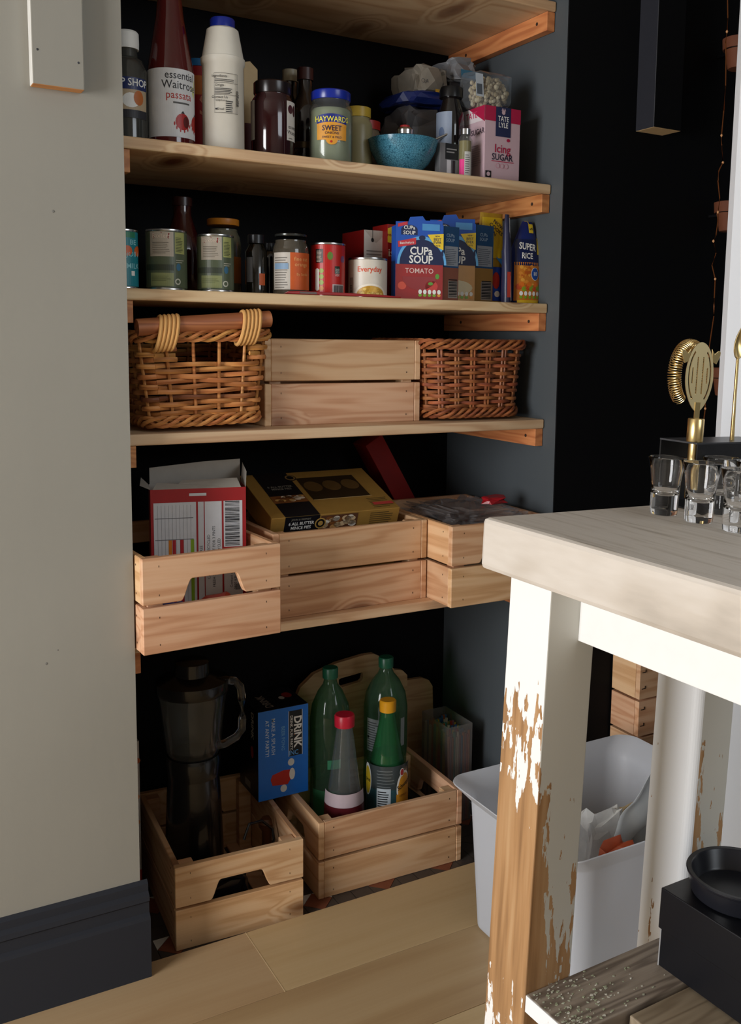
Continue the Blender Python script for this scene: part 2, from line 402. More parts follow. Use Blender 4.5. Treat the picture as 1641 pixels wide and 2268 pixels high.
# battens on the two walls
def batten(p0, p1, depth, zb, mats, label):
    x0, x1 = p0, p1; t = thing('wall_batten', label, 'batten', (x0, -depth, zb))
    m = MB(); L = 2.38 - zb; wdt = x1 - x0
    m.add([(0, 0, 0), (wdt, 0, 0), (wdt, depth - .0005, 0), (0, depth - .0005, 0), (0, 0, L), (wdt, 0, L), (wdt, depth - .0005, L), (0, depth - .0005, L)],
          [(0, 1, 5, 4)], mats[0]); b = 0
    m.f += [(0, 4, 7, 3), (1, 2, 6, 5), (4, 5, 6, 7)]; m.m += [m.mi(mats[1])] * 3  # sides lighter than the front: window light put into their colour
    m.f += [(0, 3, 2, 1)]; m.m += [m.mi(mats[2])]
    m.build('board', t, bevel=.0015); return t
b1 = batten(at(72, 183, y=-.022).x, at(188, 195, y=-.022).x, .022, 1.3805, (W_GREY, P('#d8d6d0', .5), CLEAT), 'grey painted wooden batten with bare orange sawn end on the grey wall')
for u, v in ((83, 109), (174, 139)):
    mb = MB(); q = at(u, v, y=-.0225) - b1.location; mb.lathe([(.0016, 0), (.0013, .0003)], 10, BLACKP)
    for i in range(len(mb.v) - 20, len(mb.v)): x, y, z = mb.v[i]; mb.v[i] = (q.x + x, -z - .0002, q.z + y)
    mb.build('nail_hole', b1)
batten(at(1448, 280, y=-.05).x, at(1500, 292, y=-.05).x + .01, .05, at(1448, 281, y=-.05).z, (W_BLACK, P('#26272e', .5), P('#e0c090', .6)), 'black painted wooden batten with bare pale sawn end on the black wall')
# shelves
def shelf(z, ordn, cleatlab):
    t = thing('wooden_shelf', ordn, 'shelf', (0, YS, z), 0, 'pine shelves of the alcove')
    link(slat_mesh(Wd - .001, .001, .001, SHELFW, 'x'), 'x') if False else None
    MB().box(0, Wd - .001, 0, YB - YS - .002, -TT, 0, SHELFW).build('board', t, bevel=.0025)
    ch = .034
    for x in (Wd - .019, .001):
        m = MB().box(0, YB - YS - .012, 0, .018, -ch, 0, CLEAT)
        c = m.build('support_batten', t, loc=(x + .018, .004, -TT - .0005), rot=(0, 0, PI / 2), bevel=.0008)
    for yy in (.035, .28): MB().tube([(Wd - .019, yy, -TT - .016), (Wd - .0198, yy, -TT - .016)], .0032, 10, P('#3a2a20', .6)).build('screw_head', t)
    return t
shelf(Z1, 'top pine shelf, only its underside seen, above the passata', 0)
shelf(Z2, 'second pine shelf from the top, carrying jars, bowl and pink sugar carton', 0)
shelf(Z3, 'pine shelf carrying the cans and blue soup cartons', 0)
shelf(Z4, 'pine shelf carrying the two wicker baskets', 0)
shelf(Z5, 'lowest pine shelf, carrying three open pine crates', 0)
# ------------------------------------------------------------ pine crates
def cutout(L, H, T, w1=.108, w2=.072, hh=.034):
    cxx = L / 2; pts = [(0, 0), (cxx - w1 / 2, 0)]
    for i in range(7): q = i / 6; pts.append((cxx - w1 / 2 + (w1 - w2) / 2 * (q), hh * (3 * q * q - 2 * q ** 3)))
    for i in range(7): q = 1 - i / 6; pts.append((cxx + w1 / 2 - (w1 - w2) / 2 * (q), hh * (3 * q * q - 2 * q ** 3)))
    pts += [(cxx + w1 / 2, 0), (L, 0), (L, H), (0, H)]
    out = []
    for p in pts:
        if not out or (abs(p[0] - out[-1][0]) + abs(p[1] - out[-1][1])) > 1e-5: out.append(p)
    return MB().prism(out, 0, T, PINE).mesh('slat')
CUT = cutout(.23, .0725, .012)
def crate(label, x, y, z, a, longfront=False, L=.31, Wc=.23, deep=None):
    if longfront: loc = (x + L * math.cos(a), y + L * math.sin(a), z); rz = a + PI / 2
    else: loc = (x, y, z); rz = a
    t = thing('wooden_crate', label, 'crate', loc, rz, 'small slatted pine crates')
    def s(me, loc, rz=0, nm='slat'):
        o = link(me, nm, t, loc=loc, rot=(0, 0, rz)); b = o.modifiers.new('b', 'BEVEL'); b.width = .0012; b.segments = 1; b.limit_method = 'ANGLE'; return o
    sh = slat_mesh(Wc, .0725, .012, PINE, 'p'); lo = slat_mesh(L - .0245, .0725, .010, PINE, 'p')
    for k in (0, 1):
        zz = k * .0775
        for yy in (0, L - .012): s(CUT if k else sh, (0, yy, zz))
        s(lo, (.0105, .01225, zz), PI / 2); s(lo, (Wc, .01225, zz), PI / 2)
    for yy in (.0125, L - .034):
        for xx in (.011, Wc - .036): s(slat_mesh(.146, .021, .025, PINE, 'post'), (xx + .025, yy, .0005), 0, 'corner_post').rotation_euler = (0, 0, 0)
    for o in t.children:
        if o.name.startswith('corner_post'):
            o.rotation_euler = (0, -PI / 2, PI / 2) ; o.location = (o.location.x, o.location.y, .0005)
            o.rotation_euler = Matrix(((0, -1, 0), (0, 0, 1), (1, 0, 0))).to_4x4().inverted().to_euler() if False else (0, 0, 0)
            o.data = MC.setdefault('post', MB().box(-.025, 0, 0, .021, 0, .1462, PINE).mesh('post'))
    for i in range(4): s(slat_mesh(L - .026, .006, .046, PINE, 'b'), (.058 + i * .0535 - .0, .013, .001), PI / 2, 'base_slat')
    mb = MB()
    for zz in (.012, .055, .09, .135):
        for xx in (.026, Wc - .026): mb.box(xx - .0004, xx + .0004, -.0003, .0002, zz, zz + .0028, BLACKP)
        for yy in (.03, L - .03): mb.box(-.0003, .0002, yy - .0004, yy + .0004, zz, zz + .0028, BLACKP)
    prop(mb.build('staples', t), kind='stuff'); return t
crA = crate('pine crate on the tiled floor holding the black blender', .0718, .0548, 0, -.057)
crB = crate('pine crate on the tiled floor holding the bottles', .3476, .0781, 0, -.0311, True)
crC = crate('pine crate with handle hole holding the opened red and white carton', .0045, -.0342, Z5, .0621)
crD = crate('pine crate holding the gold pie box, between two others', .2495, .0528, Z5, .0164, True)
crE = crate('pine crate between the two wicker baskets', .2529, .0944, Z4, .0084, True, L=.31)
crF = crate('pine crate with clear wrap, rightmost on its shelf beside the table corner', .5612, -.0264, Z5, 0.0)
# ------------------------------------------------------------ wicker baskets
def rrect(s, w, d, r):
    w, d = w - 2 * r, d - 2 * r; per = 2 * (w + d) + 2 * PI * r; s = (s % 1) * per
    segs = [(w, 0), (PI * r / 2, 1), (d, 2), (PI * r / 2, 3), (w, 4), (PI * r / 2, 5), (d, 6), (PI * r / 2, 7)]
    for L, k in segs:
        if s <= L or k == 7: break
        s -= L
    if k == 0: return (-w / 2 + s, -d / 2 - r), (0, -1)
    if k == 2: return (w / 2 + r, -d / 2 + s), (1, 0)
    if k == 4: return (w / 2 - s, d / 2 + r), (0, 1)
    if k == 6: return (-w / 2 - r, d / 2 - s), (-1, 0)
    c = {1: (w / 2, -d / 2, -PI / 2), 3: (w / 2, d / 2, 0), 5: (-w / 2, d / 2, PI / 2), 7: (-w / 2, -d / 2, PI)}[k]
    a = c[2] + s / r; return (c[0] + r * math.cos(a), c[1] + r * math.sin(a)), (math.cos(a), math.sin(a))
def basket(t, wt, dt, wb, db, h, mat, nst, rows, hole=None, dbl=False, rr=.02, th=.0031, seed=1):
    rg = random.Random(seed)
    def pt(s, z, off=0):
        q = z / h; (x, y), (nx, ny) = rrect(s, wb + (wt - wb) * q, db + (dt - db) * q, rr)
        return Vector((x + nx * off, y + ny * off, z))
    for i in range(nst):
        for k in ((-.0035, .0035) if dbl else (0,)):
            s = (i + .5) / nst + k / (2 * (wt + dt))
            MB().tube([pt(s, z) for z in (.004, h * .5, h)], .0027, 6, mat).build('stake', t, smooth=True)
    N = nst * 6
    z0, z1 = .026, h - .026
    for r in range(rows):
        z = z0 + (z1 - z0) * r / (rows - 1); ph = r * PI
        jit = rg.uniform(-.0008, .0008)
        pts, runs = [], []
        for i in range(N + 1):
            s = i / N; p = pt(s, z + jit + .0012 * math.sin(s * 37 + r * 2), th * 1.05 * math.cos(PI * (s * nst) - PI / 2 + ph) * 1.25)
            inh = hole and hole[0] < p.x < hole[1] and p.y < 0 and hole[2] < z < hole[3]
            if inh:
                if pts: runs.append(pts); pts = []
            else: pts.append(p)
        runs.append(pts)
        for q in runs:
            if len(q) > 2: MB().tube(q, th, 6, mat, flat=.62).build('weaver', t, smooth=True)
    for zz, nm in ((h - .006, 'rim_strand'), (.014, 'base_strand')):
        for k in range(4):
            pts = [pt(i / 120, zz + .0075 * math.sin(2 * PI * (i / 120 * nst / 2.0) + k * PI / 2), .0045 + .005 * math.cos(2 * PI * (i / 120 * nst / 2.0) + k * PI / 2)) for i in range(120)]
            MB().tube(pts, .0034, 6, mat, closed=True).build(nm, t, smooth=True)
    mb = MB(); nb = 14
    for i in range(nb):
        y = -db / 2 + .01 + (db - .02) * i / (nb - 1); mb.tube([(-wb / 2 + .006, y, .008), (wb / 2 - .006, y, .008)], .004, 6, mat)
    mb.build('base', t, smooth=True)
    return pt
x1, x2 = at(322, 860, y=.06).x, at(583, 860, y=.06).x
bx = (at(300, 760, y=.05).x + at(592, 760, y=.05).x) / 2; bwid = at(590, 760, y=.05).x - at(303, 760, y=.05).x
t = thing('wicker_basket', 'honey wicker basket with a wooden rod handle, left of the crate', 'basket', (bx + .004, .19, Z4 + .004), 0, 'wicker baskets')
t.rotation_euler = (0, math.radians(-1.6), math.radians(1))
bh = at(440, 735, y=.05).z - Z4 - .004
w0, w1 = bwid, bwid - .035
pf = basket(t, w0, .29, w1, .25, bh, WICK1, 22, 13, hole=(-.045, .068, bh * .70, bh * .90), rr=.018, th=.0042, seed=2)
hz = bh + .012
MB().tube([(-w0 / 2 - .004, -.147, hz - .004), (w0 / 2 + .002, -.147, hz + .008)], .0135, 20, RODW).build('handle', t, smooth=True)
for cx_ in (-w0 * .31, w0 * .33):
    for k in range(5):
        xx = cx_ + (k - 2) * .0066; zz = hz + (xx / w0) * .012
        pts = []
        for i in range(20):
            a = 2 * PI * i / 20; pts.append((xx + .006 * math.sin(a), -.147 + .0175 * math.cos(a), zz - .010 + (.0275 if math.sin(a) > 0 else .026) * math.sin(a)))
        MB().tube(pts, .0033, 8, CANE, up=Vector((1, 0, 0)), closed=True).build('cane_binding', t, smooth=True)
bx = (at(937, 790, y=.07).x + at(1172, 790, y=.07).x) / 2; w0 = at(1172, 790, y=.07).x - at(937, 790, y=.07).x
w0 = min(w0, 2 * (Wd - .012 - bx))
t = thing('wicker_basket', 'dark brown wicker basket without handle, right of the crate', 'basket', (bx + .004, .065 + .125, Z4 + .001), 0, 'wicker baskets')
bh = at(1050, 757, y=.07).z - Z4
basket(t, w0 - .026, .25, w0 - .048, .23, bh, WICK2, 24, 15, dbl=True, rr=.035, th=.0036, seed=5)
# ------------------------------------------------------------ table (small kitchen table standing slightly askew)
TP = Vector((.25965, -.5638, .84)); ta, tb, tg = .0592439, .0128716, .0326501
TR = Matrix.Rotation(ta, 3, 'Z') @ Matrix.Rotation(tb, 3, 'X') @ Matrix.Rotation(tg, 3, 'Y')
table = thing('kitchen_table', 'old kitchen table with thick limed wood top and flaking white painted legs', 'table', TP)
table.rotation_euler = TR.to_euler()
bpy.context.view_layer.update()
TM = Matrix.Translation(TP) @ TR.to_4x4(); TMI = TM.inverted()
def atl(u, v, x=None, y=None, z=None):
    d = TR.transposed() @ (RX * ((u - CX) / FPX) + RD * ((v - CY) / FPX) + RF); o = TMI @ CAM
    i, val = (0, x) if x is not None else (1, y) if y is not None else (2, z)
    return o + d * ((val - o[i]) / d[i])
SW, SL, STH, LX, LY, LW, LD = .418, .95, .0606, .0401, .0096, .0714, .267
sl = MB().box(0, SL, 0, STH, 0, SW, SLABW).build('tabletop', table, bevel=.006)
# slab board: local X = length, so grain runs toward the viewer
sl.matrix_local = Matrix(((0, 0, 1, 0), (-1, 0, 0, 0), (0, -1, 0, 0), (0, 0, 0, 1)))
def leg(x, y, rnd_=False, mats=(CH_F, CH_S)):
    zt = -STH; vs = []
    m = MB()
    P0 = []
    for (dx, dy) in ((0, -LW), (LW, -LW), (LW, 0), (0, 0)):
        for z in (zt, None):
            lx, ly = x + dx, y + dy
            if z is None:
                a = TM @ Vector((lx, ly, zt)); dd = TR @ Vector((0, 0, -1)); q = (a.z - FZ - .0005) / -dd.z; z = zt - q
            P0.append((dx, dy, z - zt))
    # P0: per corner top,bottom
    T_ = [P0[2 * i] for i in range(4)]; B_ = [P0[2 * i + 1] for i in range(4)]
    if rnd_:   # outer corner rounded off like a quarter column
        def ring(src):
            out = []
            c0 = Vector(src[0]); z = c0.z
            pts = [(LW, -LW), (LW, 0), (0, 0)]
            out = [Vector((px, py, z)) for px, py in pts]
            r = LW * .16
            for i in range(7):
                a = PI + PI / 2 * i / 6; out.append(Vector((r + r * math.cos(a), -LW + r + r * math.sin(a), z)))
            return out
        a, b = ring(T_[0:1]), ring(B_[0:1]); n = len(a)
        for i, p in enumerate(b): p.z = B_[0][2] if p.x < LW / 2 else B_[1][2]
        m.add(a + b, [], CH_W); m.mi(CH_S)
        m.f = [tuple(range(n)), tuple(range(n, 2 * n))[::-1]] + [(i, i + n, (i + 1) % n + n, (i + 1) % n) for i in range(n)]
        m.m = [0, 0] + [0] * n; m.m[2 + n - 1] = 1
    else:
        m.add(T_ + B_, [], mats[0]); m.mi(mats[1])
        m.f = [(0, 1, 2, 3), (7, 6, 5, 4), (0, 4, 5, 1), (1, 5, 6, 2), (2, 6, 7, 3), (3, 7, 4, 0)]; m.m = [0, 0, 1, 1, 0, 0]
    o = m.build('leg', table, loc=(x, y, zt), bevel=.0015); return o
leg(LX, -LY); leg(LX + LD, -LY, True); leg(LX, -SL + LW + LY); leg(LX + LD, -SL + LW + LY)
AX, AB = .0858, -.1359
apm = P('#f0f0ee', .5, var=.02)
MB().box(AX, AX + .022, -SL + LW + LY, -LY - LW, AB, -STH, apm).build('apron', table, bevel=.001)
MB().box(SW - AX - .022, SW - AX, -SL + LW + LY, -LY - LW, AB, -STH, apm).build('apron', table, bevel=.001)
MB().box(LX + LW, LX + LD, -SL + LY + .02, -SL + LY + .042, AB, -STH, apm).build('apron', table, bevel=.001)
PZ = atl(1210, 2182, y=-LY - LW).z
px0 = atl(1168, 2205, z=PZ).x; ye = -LY - LW - .0005; yn = atl(1466, 2200, z=PZ).y
pl = MB().box(0, .36, -.022, 0, 0, abs(yn - ye), GREYW)
def plank(y1, wdt, x0, mat=GREYW, dz=0):
    o = MB().box(0, .372 - (x0 - px0), 0, .022, 0, wdt, mat).build('shelf_plank', table, bevel=.0015)
    o.matrix_local = Matrix(((1, 0, 0, x0), (0, 0, -1, y1), (0, -1, 0, PZ + dz), (0, 0, 0, 1)))
    return o
plank(ye, abs(yn - ye), px0); wd = abs(yn - ye)
yy = ye - wd - .004; x_ = px0 + .085
plank(yy, .075, x_, DULLW, -.004)
MB().box(px0 - .0008, px0 + .0004, yn + .002, ye - .001, PZ - .021, PZ - .0006, CH_W).build('painted_end', table)
for k in range(1, 7): plank(yy - k * .08, .075, px0)
for x in (LX + .03, LX + LD + .02): MB().box(x, x + .03, -SL + LY + LW, ye, PZ - .056, PZ - .0265, GREYW).build('shelf_bearer', table)
rg = random.Random(4)
mb = MB()
for i in range(190):   # paint crumbs lying on the plank
    a = abs(rg.gauss(0, .06)); x = px0 + .004 + a; y = ye - rg.uniform(.003, wd - .004)
    if x > px0 + .35: continue
    s_ = rg.uniform(.0007, .0024); an = rg.uniform(0, 3.1); q = [(x + s_ * math.cos(an + k * 1.57) * rg.uniform(.4, 1.6), y + s_ * math.sin(an + k * 1.57) * rg.uniform(.4, 1)) for k in range(4)]
    z = PZ + .0002; mb.add([(a_, b_, z) for a_, b_ in q] + [(a_, b_, z + .0005) for a_, b_ in q], [(4, 5, 6, 7), (0, 1, 5, 4), (1, 2, 6, 5), (2, 3, 7, 6), (3, 0, 4, 7)], P(rg.choice(('#d9d6c8', '#b9bca6', '#a9b092')), .7))
prop(mb.build('paint_flakes', table), kind='stuff')
def onT(name, label, cat, x, y, z=0, rz=0, group=None):
    t = thing(name, label, cat, group=group); t.matrix_world = TM @ Matrix.Translation((x, y, z)) @ Matrix.Rotation(rz, 4, 'Z'); return t
# shot glasses
GL = glass()
sg = MB().lathe([(0, 0), (.0150, 0), (.0166, .0012), (.0170, .006), (.0172, .024), (.0180, .040), (.0200, .056), (.0232, .0700), (.0232, .0708), (.0225, .0712), (.0218, .0706), (.0188, .056), (.0166, .040), (.0152, .030), (.012, .0255), (.006, .0238), (0, .0235)], 40, GL, close=False).mesh('shot_glass')
sg.shade_smooth()
specs = [(1469, 1139, 'leftmost clear shot glass on the tabletop'), (1546, 1156, 'clear shot glass at the front, second from the left'),
         (1632, 1177, 'clear shot glass nearest the right edge of the picture, front one'), (1588, 1137, 'clear shot glass behind the second front glass'), (1662, 1150, 'clear shot glass at the back right, mostly hidden')]
for i, (u, v, lab) in enumerate(specs):
    q = atl(u, v, z=0); t = onT('shot_glass', lab, 'glass', q.x, q.y, .0004, 0, 'shot glasses'); link(sg, 'body', t)
# bar tool stand
HP = .087
a = atl(1544, 981, z=HP); SX, SY = a.x, a.y
t = onT('tool_stand', 'black open metal stand for bar tools on the tabletop behind the shot glasses', 'stand', SX, SY)
BM = P('#1a1a1c', .35, var=.04)
MB().box(0, .16, 0, .062, HP - .0022, HP, P('#3a3a3d', .35)).build('top_plate', t)  # black plate lifted to grey, the highlight along it put into the colour
MB().box(.002, .16, 0, .002, HP - .03, HP - .0023, BM).build('front_lip', t)
MB().box(0, .16, .0595, .0615, .0025, HP - .0024, BM).build('back_panel', t)
MB().box(0, .16, .0, .0615, .0003, .0023, BM).build('base_plate', t)
# strainer: hangs in the stand, a spring around a slotted plate
q = atl(1538, 977, z=HP); q.y = SY + .012; q.x = atl(1538, 977, y=q.y).x
st = onT('cocktail_strainer', 'gold cocktail strainer with spring coil standing in the black stand', 'strainer', q.x, q.y, 0)
st.matrix_world = st.matrix_world @ Matrix.Rotation(math.radians(-8), 4, 'Z')
MB().lathe([(.0105 * .95, HP), (.0105, HP + .001), (.0105, HP + .029), (.0098, HP + .030)], 28, GOLD).build('sleeve', st, smooth=True)
MB().lathe([(.0072, .014), (.0075, .015), (.0075, HP - .0024)], 24, GOLD).build('handle', st, smooth=True)
def H(v): return atl(1538, v, y=q.y).z
zb, zt_ = H(912), H(757)
MB().box(-.004, .004, -.0008, .0008, HP + .029, zb + .012, GOLD).build('stem', st)
# plate outline (x,z) with ears and slots
hw = .0225; hc = (zb + zt_) / 2 + .004; hh = (zt_ - zb) / 2
def outl():
    pts = []
    for i in range(48):
        a = 2 * PI * i / 48; ca, sa = math.cos(a), math.sin(a)
        x = hw * ca; z = hh * sa
        if sa < 0: x *= 1 - .25 * sa * sa
        pts.append((x, hc + z - .004))
    return pts
bm = bmesh.new(); vs = [bm.verts.new((x, 0, z)) for x, z in outl()]
es = [bm.edges.new((vs[i], vs[(i + 1) % len(vs)])) for i in range(len(vs))]
def slot(pts):
    q_ = [bm.verts.new((x, 0, z)) for x, z in pts]; return [bm.edges.new((q_[i], q_[(i + 1) % len(q_)])) for i in range(len(q_))]
for x, l_ in ((-.0118, .010), (-.0045, .0235), (.0045, .0235), (.0118, .010)):
    es += slot([(x - .001, hc - l_ - .002), (x + .001, hc - l_ - .002), (x + .001, hc + l_ - .002), (x - .001, hc + l_ - .002)])
for sg_ in (-1, 1):
    arc = [(sg_ * (.0188) * math.cos(a), hc - .002 + .037 * math.sin(a)) for a in [(-1.0 + 2.0 * i / 12) for i in range(13)]]
    arc2 = [(sg_ * (.0164) * math.cos(a), hc - .002 + .0345 * math.sin(a)) for a in [(1.0 - 2.0 * i / 12) for i in range(13)]]
    es += slot(arc + arc2)
bmesh.ops.triangle_fill(bm, edges=es, use_beauty=True)
r_ = bmesh.ops.solidify(bm, geom=bm.faces[:], thickness=.0013); bmesh.ops.recalc_face_normals(bm, faces=bm.faces)
me = bpy.data.meshes.new('plate'); bm.to_mesh(me); bm.free(); me.materials.append(GOLD); me.materials[0] = P('#e6d2a0', .42, 1, .02); link(me, 'slotted_plate', st)
for sg_ in (-1, 1):
    MB().prism([(sg_ * .0195, hc + .016), (sg_ * .026, hc + .013), (sg_ * .0315, hc + .024), (sg_ * .0318, hc + .0285), (sg_ * .0295, hc + .0305), (sg_ * .0268, hc + .0295), (sg_ * .022, hc + .026), (sg_ * .017, hc + .032)], -.0001, .0012, GOLD).build('ear', st, bevel=.0004)
# coil spring running round behind the plate
pts = []; turns = 62; R1 = .0225
for i in range(turns * 14 + 1):
    f = i / (turns * 14); a = math.radians(-52 + 292 * f); b = 2 * PI * turns * f
    cxx, czz = R1 * math.cos(a) , hc - .001 + (hh - .006) * math.sin(a)
    rr_ = .0068
    pts.append((cxx + rr_ * math.cos(b) * math.cos(a), .022 + rr_ * 1.55 * math.sin(b), czz + rr_ * math.cos(b) * math.sin(a)))
MB().tube(pts, .00058, 5, GOLD).build('spring', st, smooth=True, fix=False)
# bar spoon
q = atl(1621, 972, z=HP); q.y = SY + .022; q.x = atl(1621, 972, y=q.y).x
sp = onT('bar_spoon', 'gold bar spoon standing bowl up in the black stand', 'spoon', q.x, q.y, 0)
lean = atl(1634, 790, y=q.y).x - q.x; zs = atl(1634, 790, y=q.y).z; ztop = atl(1640, 722, y=q.y).z
MB().tube([(-lean * .15, 0, .01), (0, 0, HP), (lean * .6, 0, (HP + zs) / 2), (lean, 0, zs)], [.0026, .0030, .0022, .0020], 10, GOLD).build('stem', sp, smooth=True)
mb = MB(); N1, N2 = 14, 9; vs = []; lt = ztop - zs
for i in range(N1 + 1):
    f = i / N1; wdt = .0105 * math.sin(PI * min(1, f ** .75)) ** .8 + .0012 * (1 - f)
    for j in range(N2):
        g = -1 + 2 * j / (N2 - 1); vs.append((lean + .0035 * f + g * wdt, .0055 * (1 - g * g) * math.sin(PI * f) , zs - .004 + (lt + .004) * f))
fs = [(i * N2 + j, i * N2 + j + 1, (i + 1) * N2 + j + 1, (i + 1) * N2 + j) for i in range(N1) for j in range(N2 - 1)]
mb.add(vs, fs, GOLD); o = mb.build('bowl', sp, smooth=True); o.modifiers.new('s', 'SOLIDIFY').thickness = .001
# black lidded box and black dish on the lower planks
b0 = atl(1457, 2137, z=PZ); zt_ = atl(1460, 1971, y=b0.y).z; zl = atl(1457, 2058, y=b0.y).z
bb = onT('black_box', 'black lidded cardboard box on the lower shelf planks of the table', 'box', b0.x, b0.y, PZ + .0003)
BX = P('#111217', .35, var=.04); hb, hl = zt_ - PZ, zl - PZ
MB().box(0, .155, -.27, 0, 0, hl + .002, BX).build('body', bb, bevel=.001)
MB().box(-.0025, .1575, -.2725, .0025, hl, hb, BX).build('lid', bb, bevel=.0012)
MB().box(-.0006, .0001, -.0014, .0004, 0, hl, P('#9b9b9b', .5)).build('pale_edge', bb)  # thin pale strip up the back left corner of the box
_d = atl(1520, 1921, z=zt_ + .027); DX, DY = _d.x + .064 * .72, _d.y - .064 * .69
ds = onT('round_dish', 'black round baking dish on top of the black box', 'dish', DX, DY, PZ + hb + .0008)
DM = P('#1d1e24', .28, var=.04)
MB().lathe([(0, 0), (.054, 0), (.0565, .002), (.0615, .024), (.0635, .0255), (.0640, .0275), (.0630, .029), (.0580, .0285), (.0565, .027), (.0520, .006), (.050, .004), (0, .004)], 64, DM, close=False).build('body', ds, smooth=True)
# ------------------------------------------------------------ translucent storage bin
BH = .285
bl = at(1010, 1725, z=BH); br = at(1420, 1615, z=BH)
bn = thing('storage_bin', 'frosted plastic storage bin with flared rim full of packets, behind the table leg', 'bin', (.705, -.285, FZ + .0005))
def rr_ring(w_, d_, r, z, n=10, x0=0, y0=0):
    pts = []
    for cx_, cy_, a0 in ((w_ / 2 - r, -d_ / 2 + r, -PI / 2), (w_ / 2 - r, d_ / 2 - r, 0), (-w_ / 2 + r, d_ / 2 - r, PI / 2), (-w_ / 2 + r, -d_ / 2 + r, PI)):
        for i in range(n): a = a0 + PI / 2 * i / (n - 1); pts.append((x0 + cx_ + r * math.cos(a), y0 + cy_ + r * math.sin(a), z))
    return pts
def loft(rings, mat, closeA=True, closeB=True):
    m = MB(); n = len(rings[0]); vs = [p for r in rings for p in r]; fs = []
    for j in range(len(rings) - 1):
        for i in range(n): k = (i + 1) % n; fs.append((j * n + i, j * n + k, (j + 1) * n + k, (j + 1) * n + i))
    if closeA: fs.append(tuple(range(n))[::-1])
    if closeB: fs.append(tuple((len(rings) - 1) * n + i for i in range(n)))
    return m.add(vs, fs, mat)
bwid_, bdep = .36, .305; rzH = BH - FZ
loft([rr_ring(bwid_ - .04, bdep - .03, .03, 0), rr_ring(bwid_ - .03, bdep - .02, .034, .004), rr_ring(bwid_, bdep, .04, rzH - .03), rr_ring(bwid_ + .012, bdep + .008, .044, rzH - .024),
      rr_ring(bwid_ + .056, bdep + .026, .036, rzH + .001), rr_ring(bwid_ + .055, bdep + .024, .035, rzH + .0025), rr_ring(bwid_ + .006, bdep + .002, .042, rzH - .02),
      rr_ring(bwid_ - .006, bdep - .006, .038, rzH - .034), rr_ring(bwid_ - .036, bdep - .026, .032, .007)], FROST).build('body', bn, smooth=True)
def crumple(w_, d_, h_, mat, seed, amp=.25, sub=3, freq=9., sq=.45, flat_base=True):
    bm = bmesh.new(); bmesh.ops.create_icosphere(bm, subdivisions=sub, radius=1)
    for v in bm.verts:
        p = v.co.copy(); q = Vector([math.copysign(abs(c) ** sq, c) for c in p])
        nn_ = noise.noise(Vector((p.x * freq * .2 + seed, p.y * freq * .2, p.z * freq * .2))) + .5 * noise.noise(p * freq * .45 + Vector((seed, 0, 0)))
        q *= 1 + amp * nn_; z = q.z * h_ / 2 + h_ / 2
        if flat_base: z = max(0, z)
        v.co = Vector((q.x * w_ / 2, q.y * d_ / 2, z))
    me = bpy.data.meshes.new('c'); bm.to_mesh(me); bm.free(); me.materials.append(mat); return me
def sheet(w_, h_, mat, seed, amp=.012, n=10, frac=None):
    vs, fs = [], []
    for i in range(n + 1):
        for j in range(n + 1):
            x, z = (i / n - .5) * w_, j / n * h_
            vs.append((x * (1 - .25 * j / n), amp * 2 * noise.noise(Vector((x * 22 + seed, z * 14, seed))), z + amp * noise.noise(Vector((x * 30, seed, z * 20)))))
    for i in range(n):
        for j in range(n): a = i * (n + 1) + j; fs.append((a, a + n + 1, a + n + 2, a + 1))
    return MB().add(vs, fs, mat)
fill = [(-.12, -.10, .13, .07, '#e9e7e0', .10, 1), (-.03, -.08, .14, .10, '#b5522f', .05, 2), (.055, -.10, .15, .08, '#dcdad2', .08, 3), (.125, -.05, .12, .06, '#e8e2cf', .06, 4), (-.09, .02, .11, .08, '#cfd3d3', .07, 5), (.03, .03, .15, .10, '#e4e4e0', .1, 6), (.12, .07, .12, .07, '#cdb58c', .04, 7)]
for i, (x, y, h_, w_, c_, l_, sd) in enumerate(fill):
    lab = ['white packet at the left end in the bin', 'rust red and white packet in the bin', 'pale grey folded packet in the bin', 'cream packet in the front right of the bin', 'pale grey packet at the back left of the bin', 'large white plastic bag rising from the middle of the bin', 'tan packet at the back right of the bin'][i]
    pk = thing('food_packet', lab, 'packet', (bn.location.x + x, bn.location.y + y, FZ + .012), rg.uniform(-.2, .2), 'packets in the plastic bin')
    link(crumple(w_ * .8, .036, .16 if h_ < .14 else .2, P(c_, .4, var=.1), sd * 3.3, .3), 'pouch', pk)
o = sheet(.13, .13, film('milky_film', '#e9ecec', .5, .2), 3.3).build('plastic_bag', smooth=True, loc=(bn.location.x + .045, bn.location.y - .02, FZ + .17), rot=(.25, .5, .3)); o.modifiers.new('s', 'SOLIDIFY').thickness = .0006
prop(o, 'crumpled milky plastic bag lying on top of the packets in the bin', 'bag')
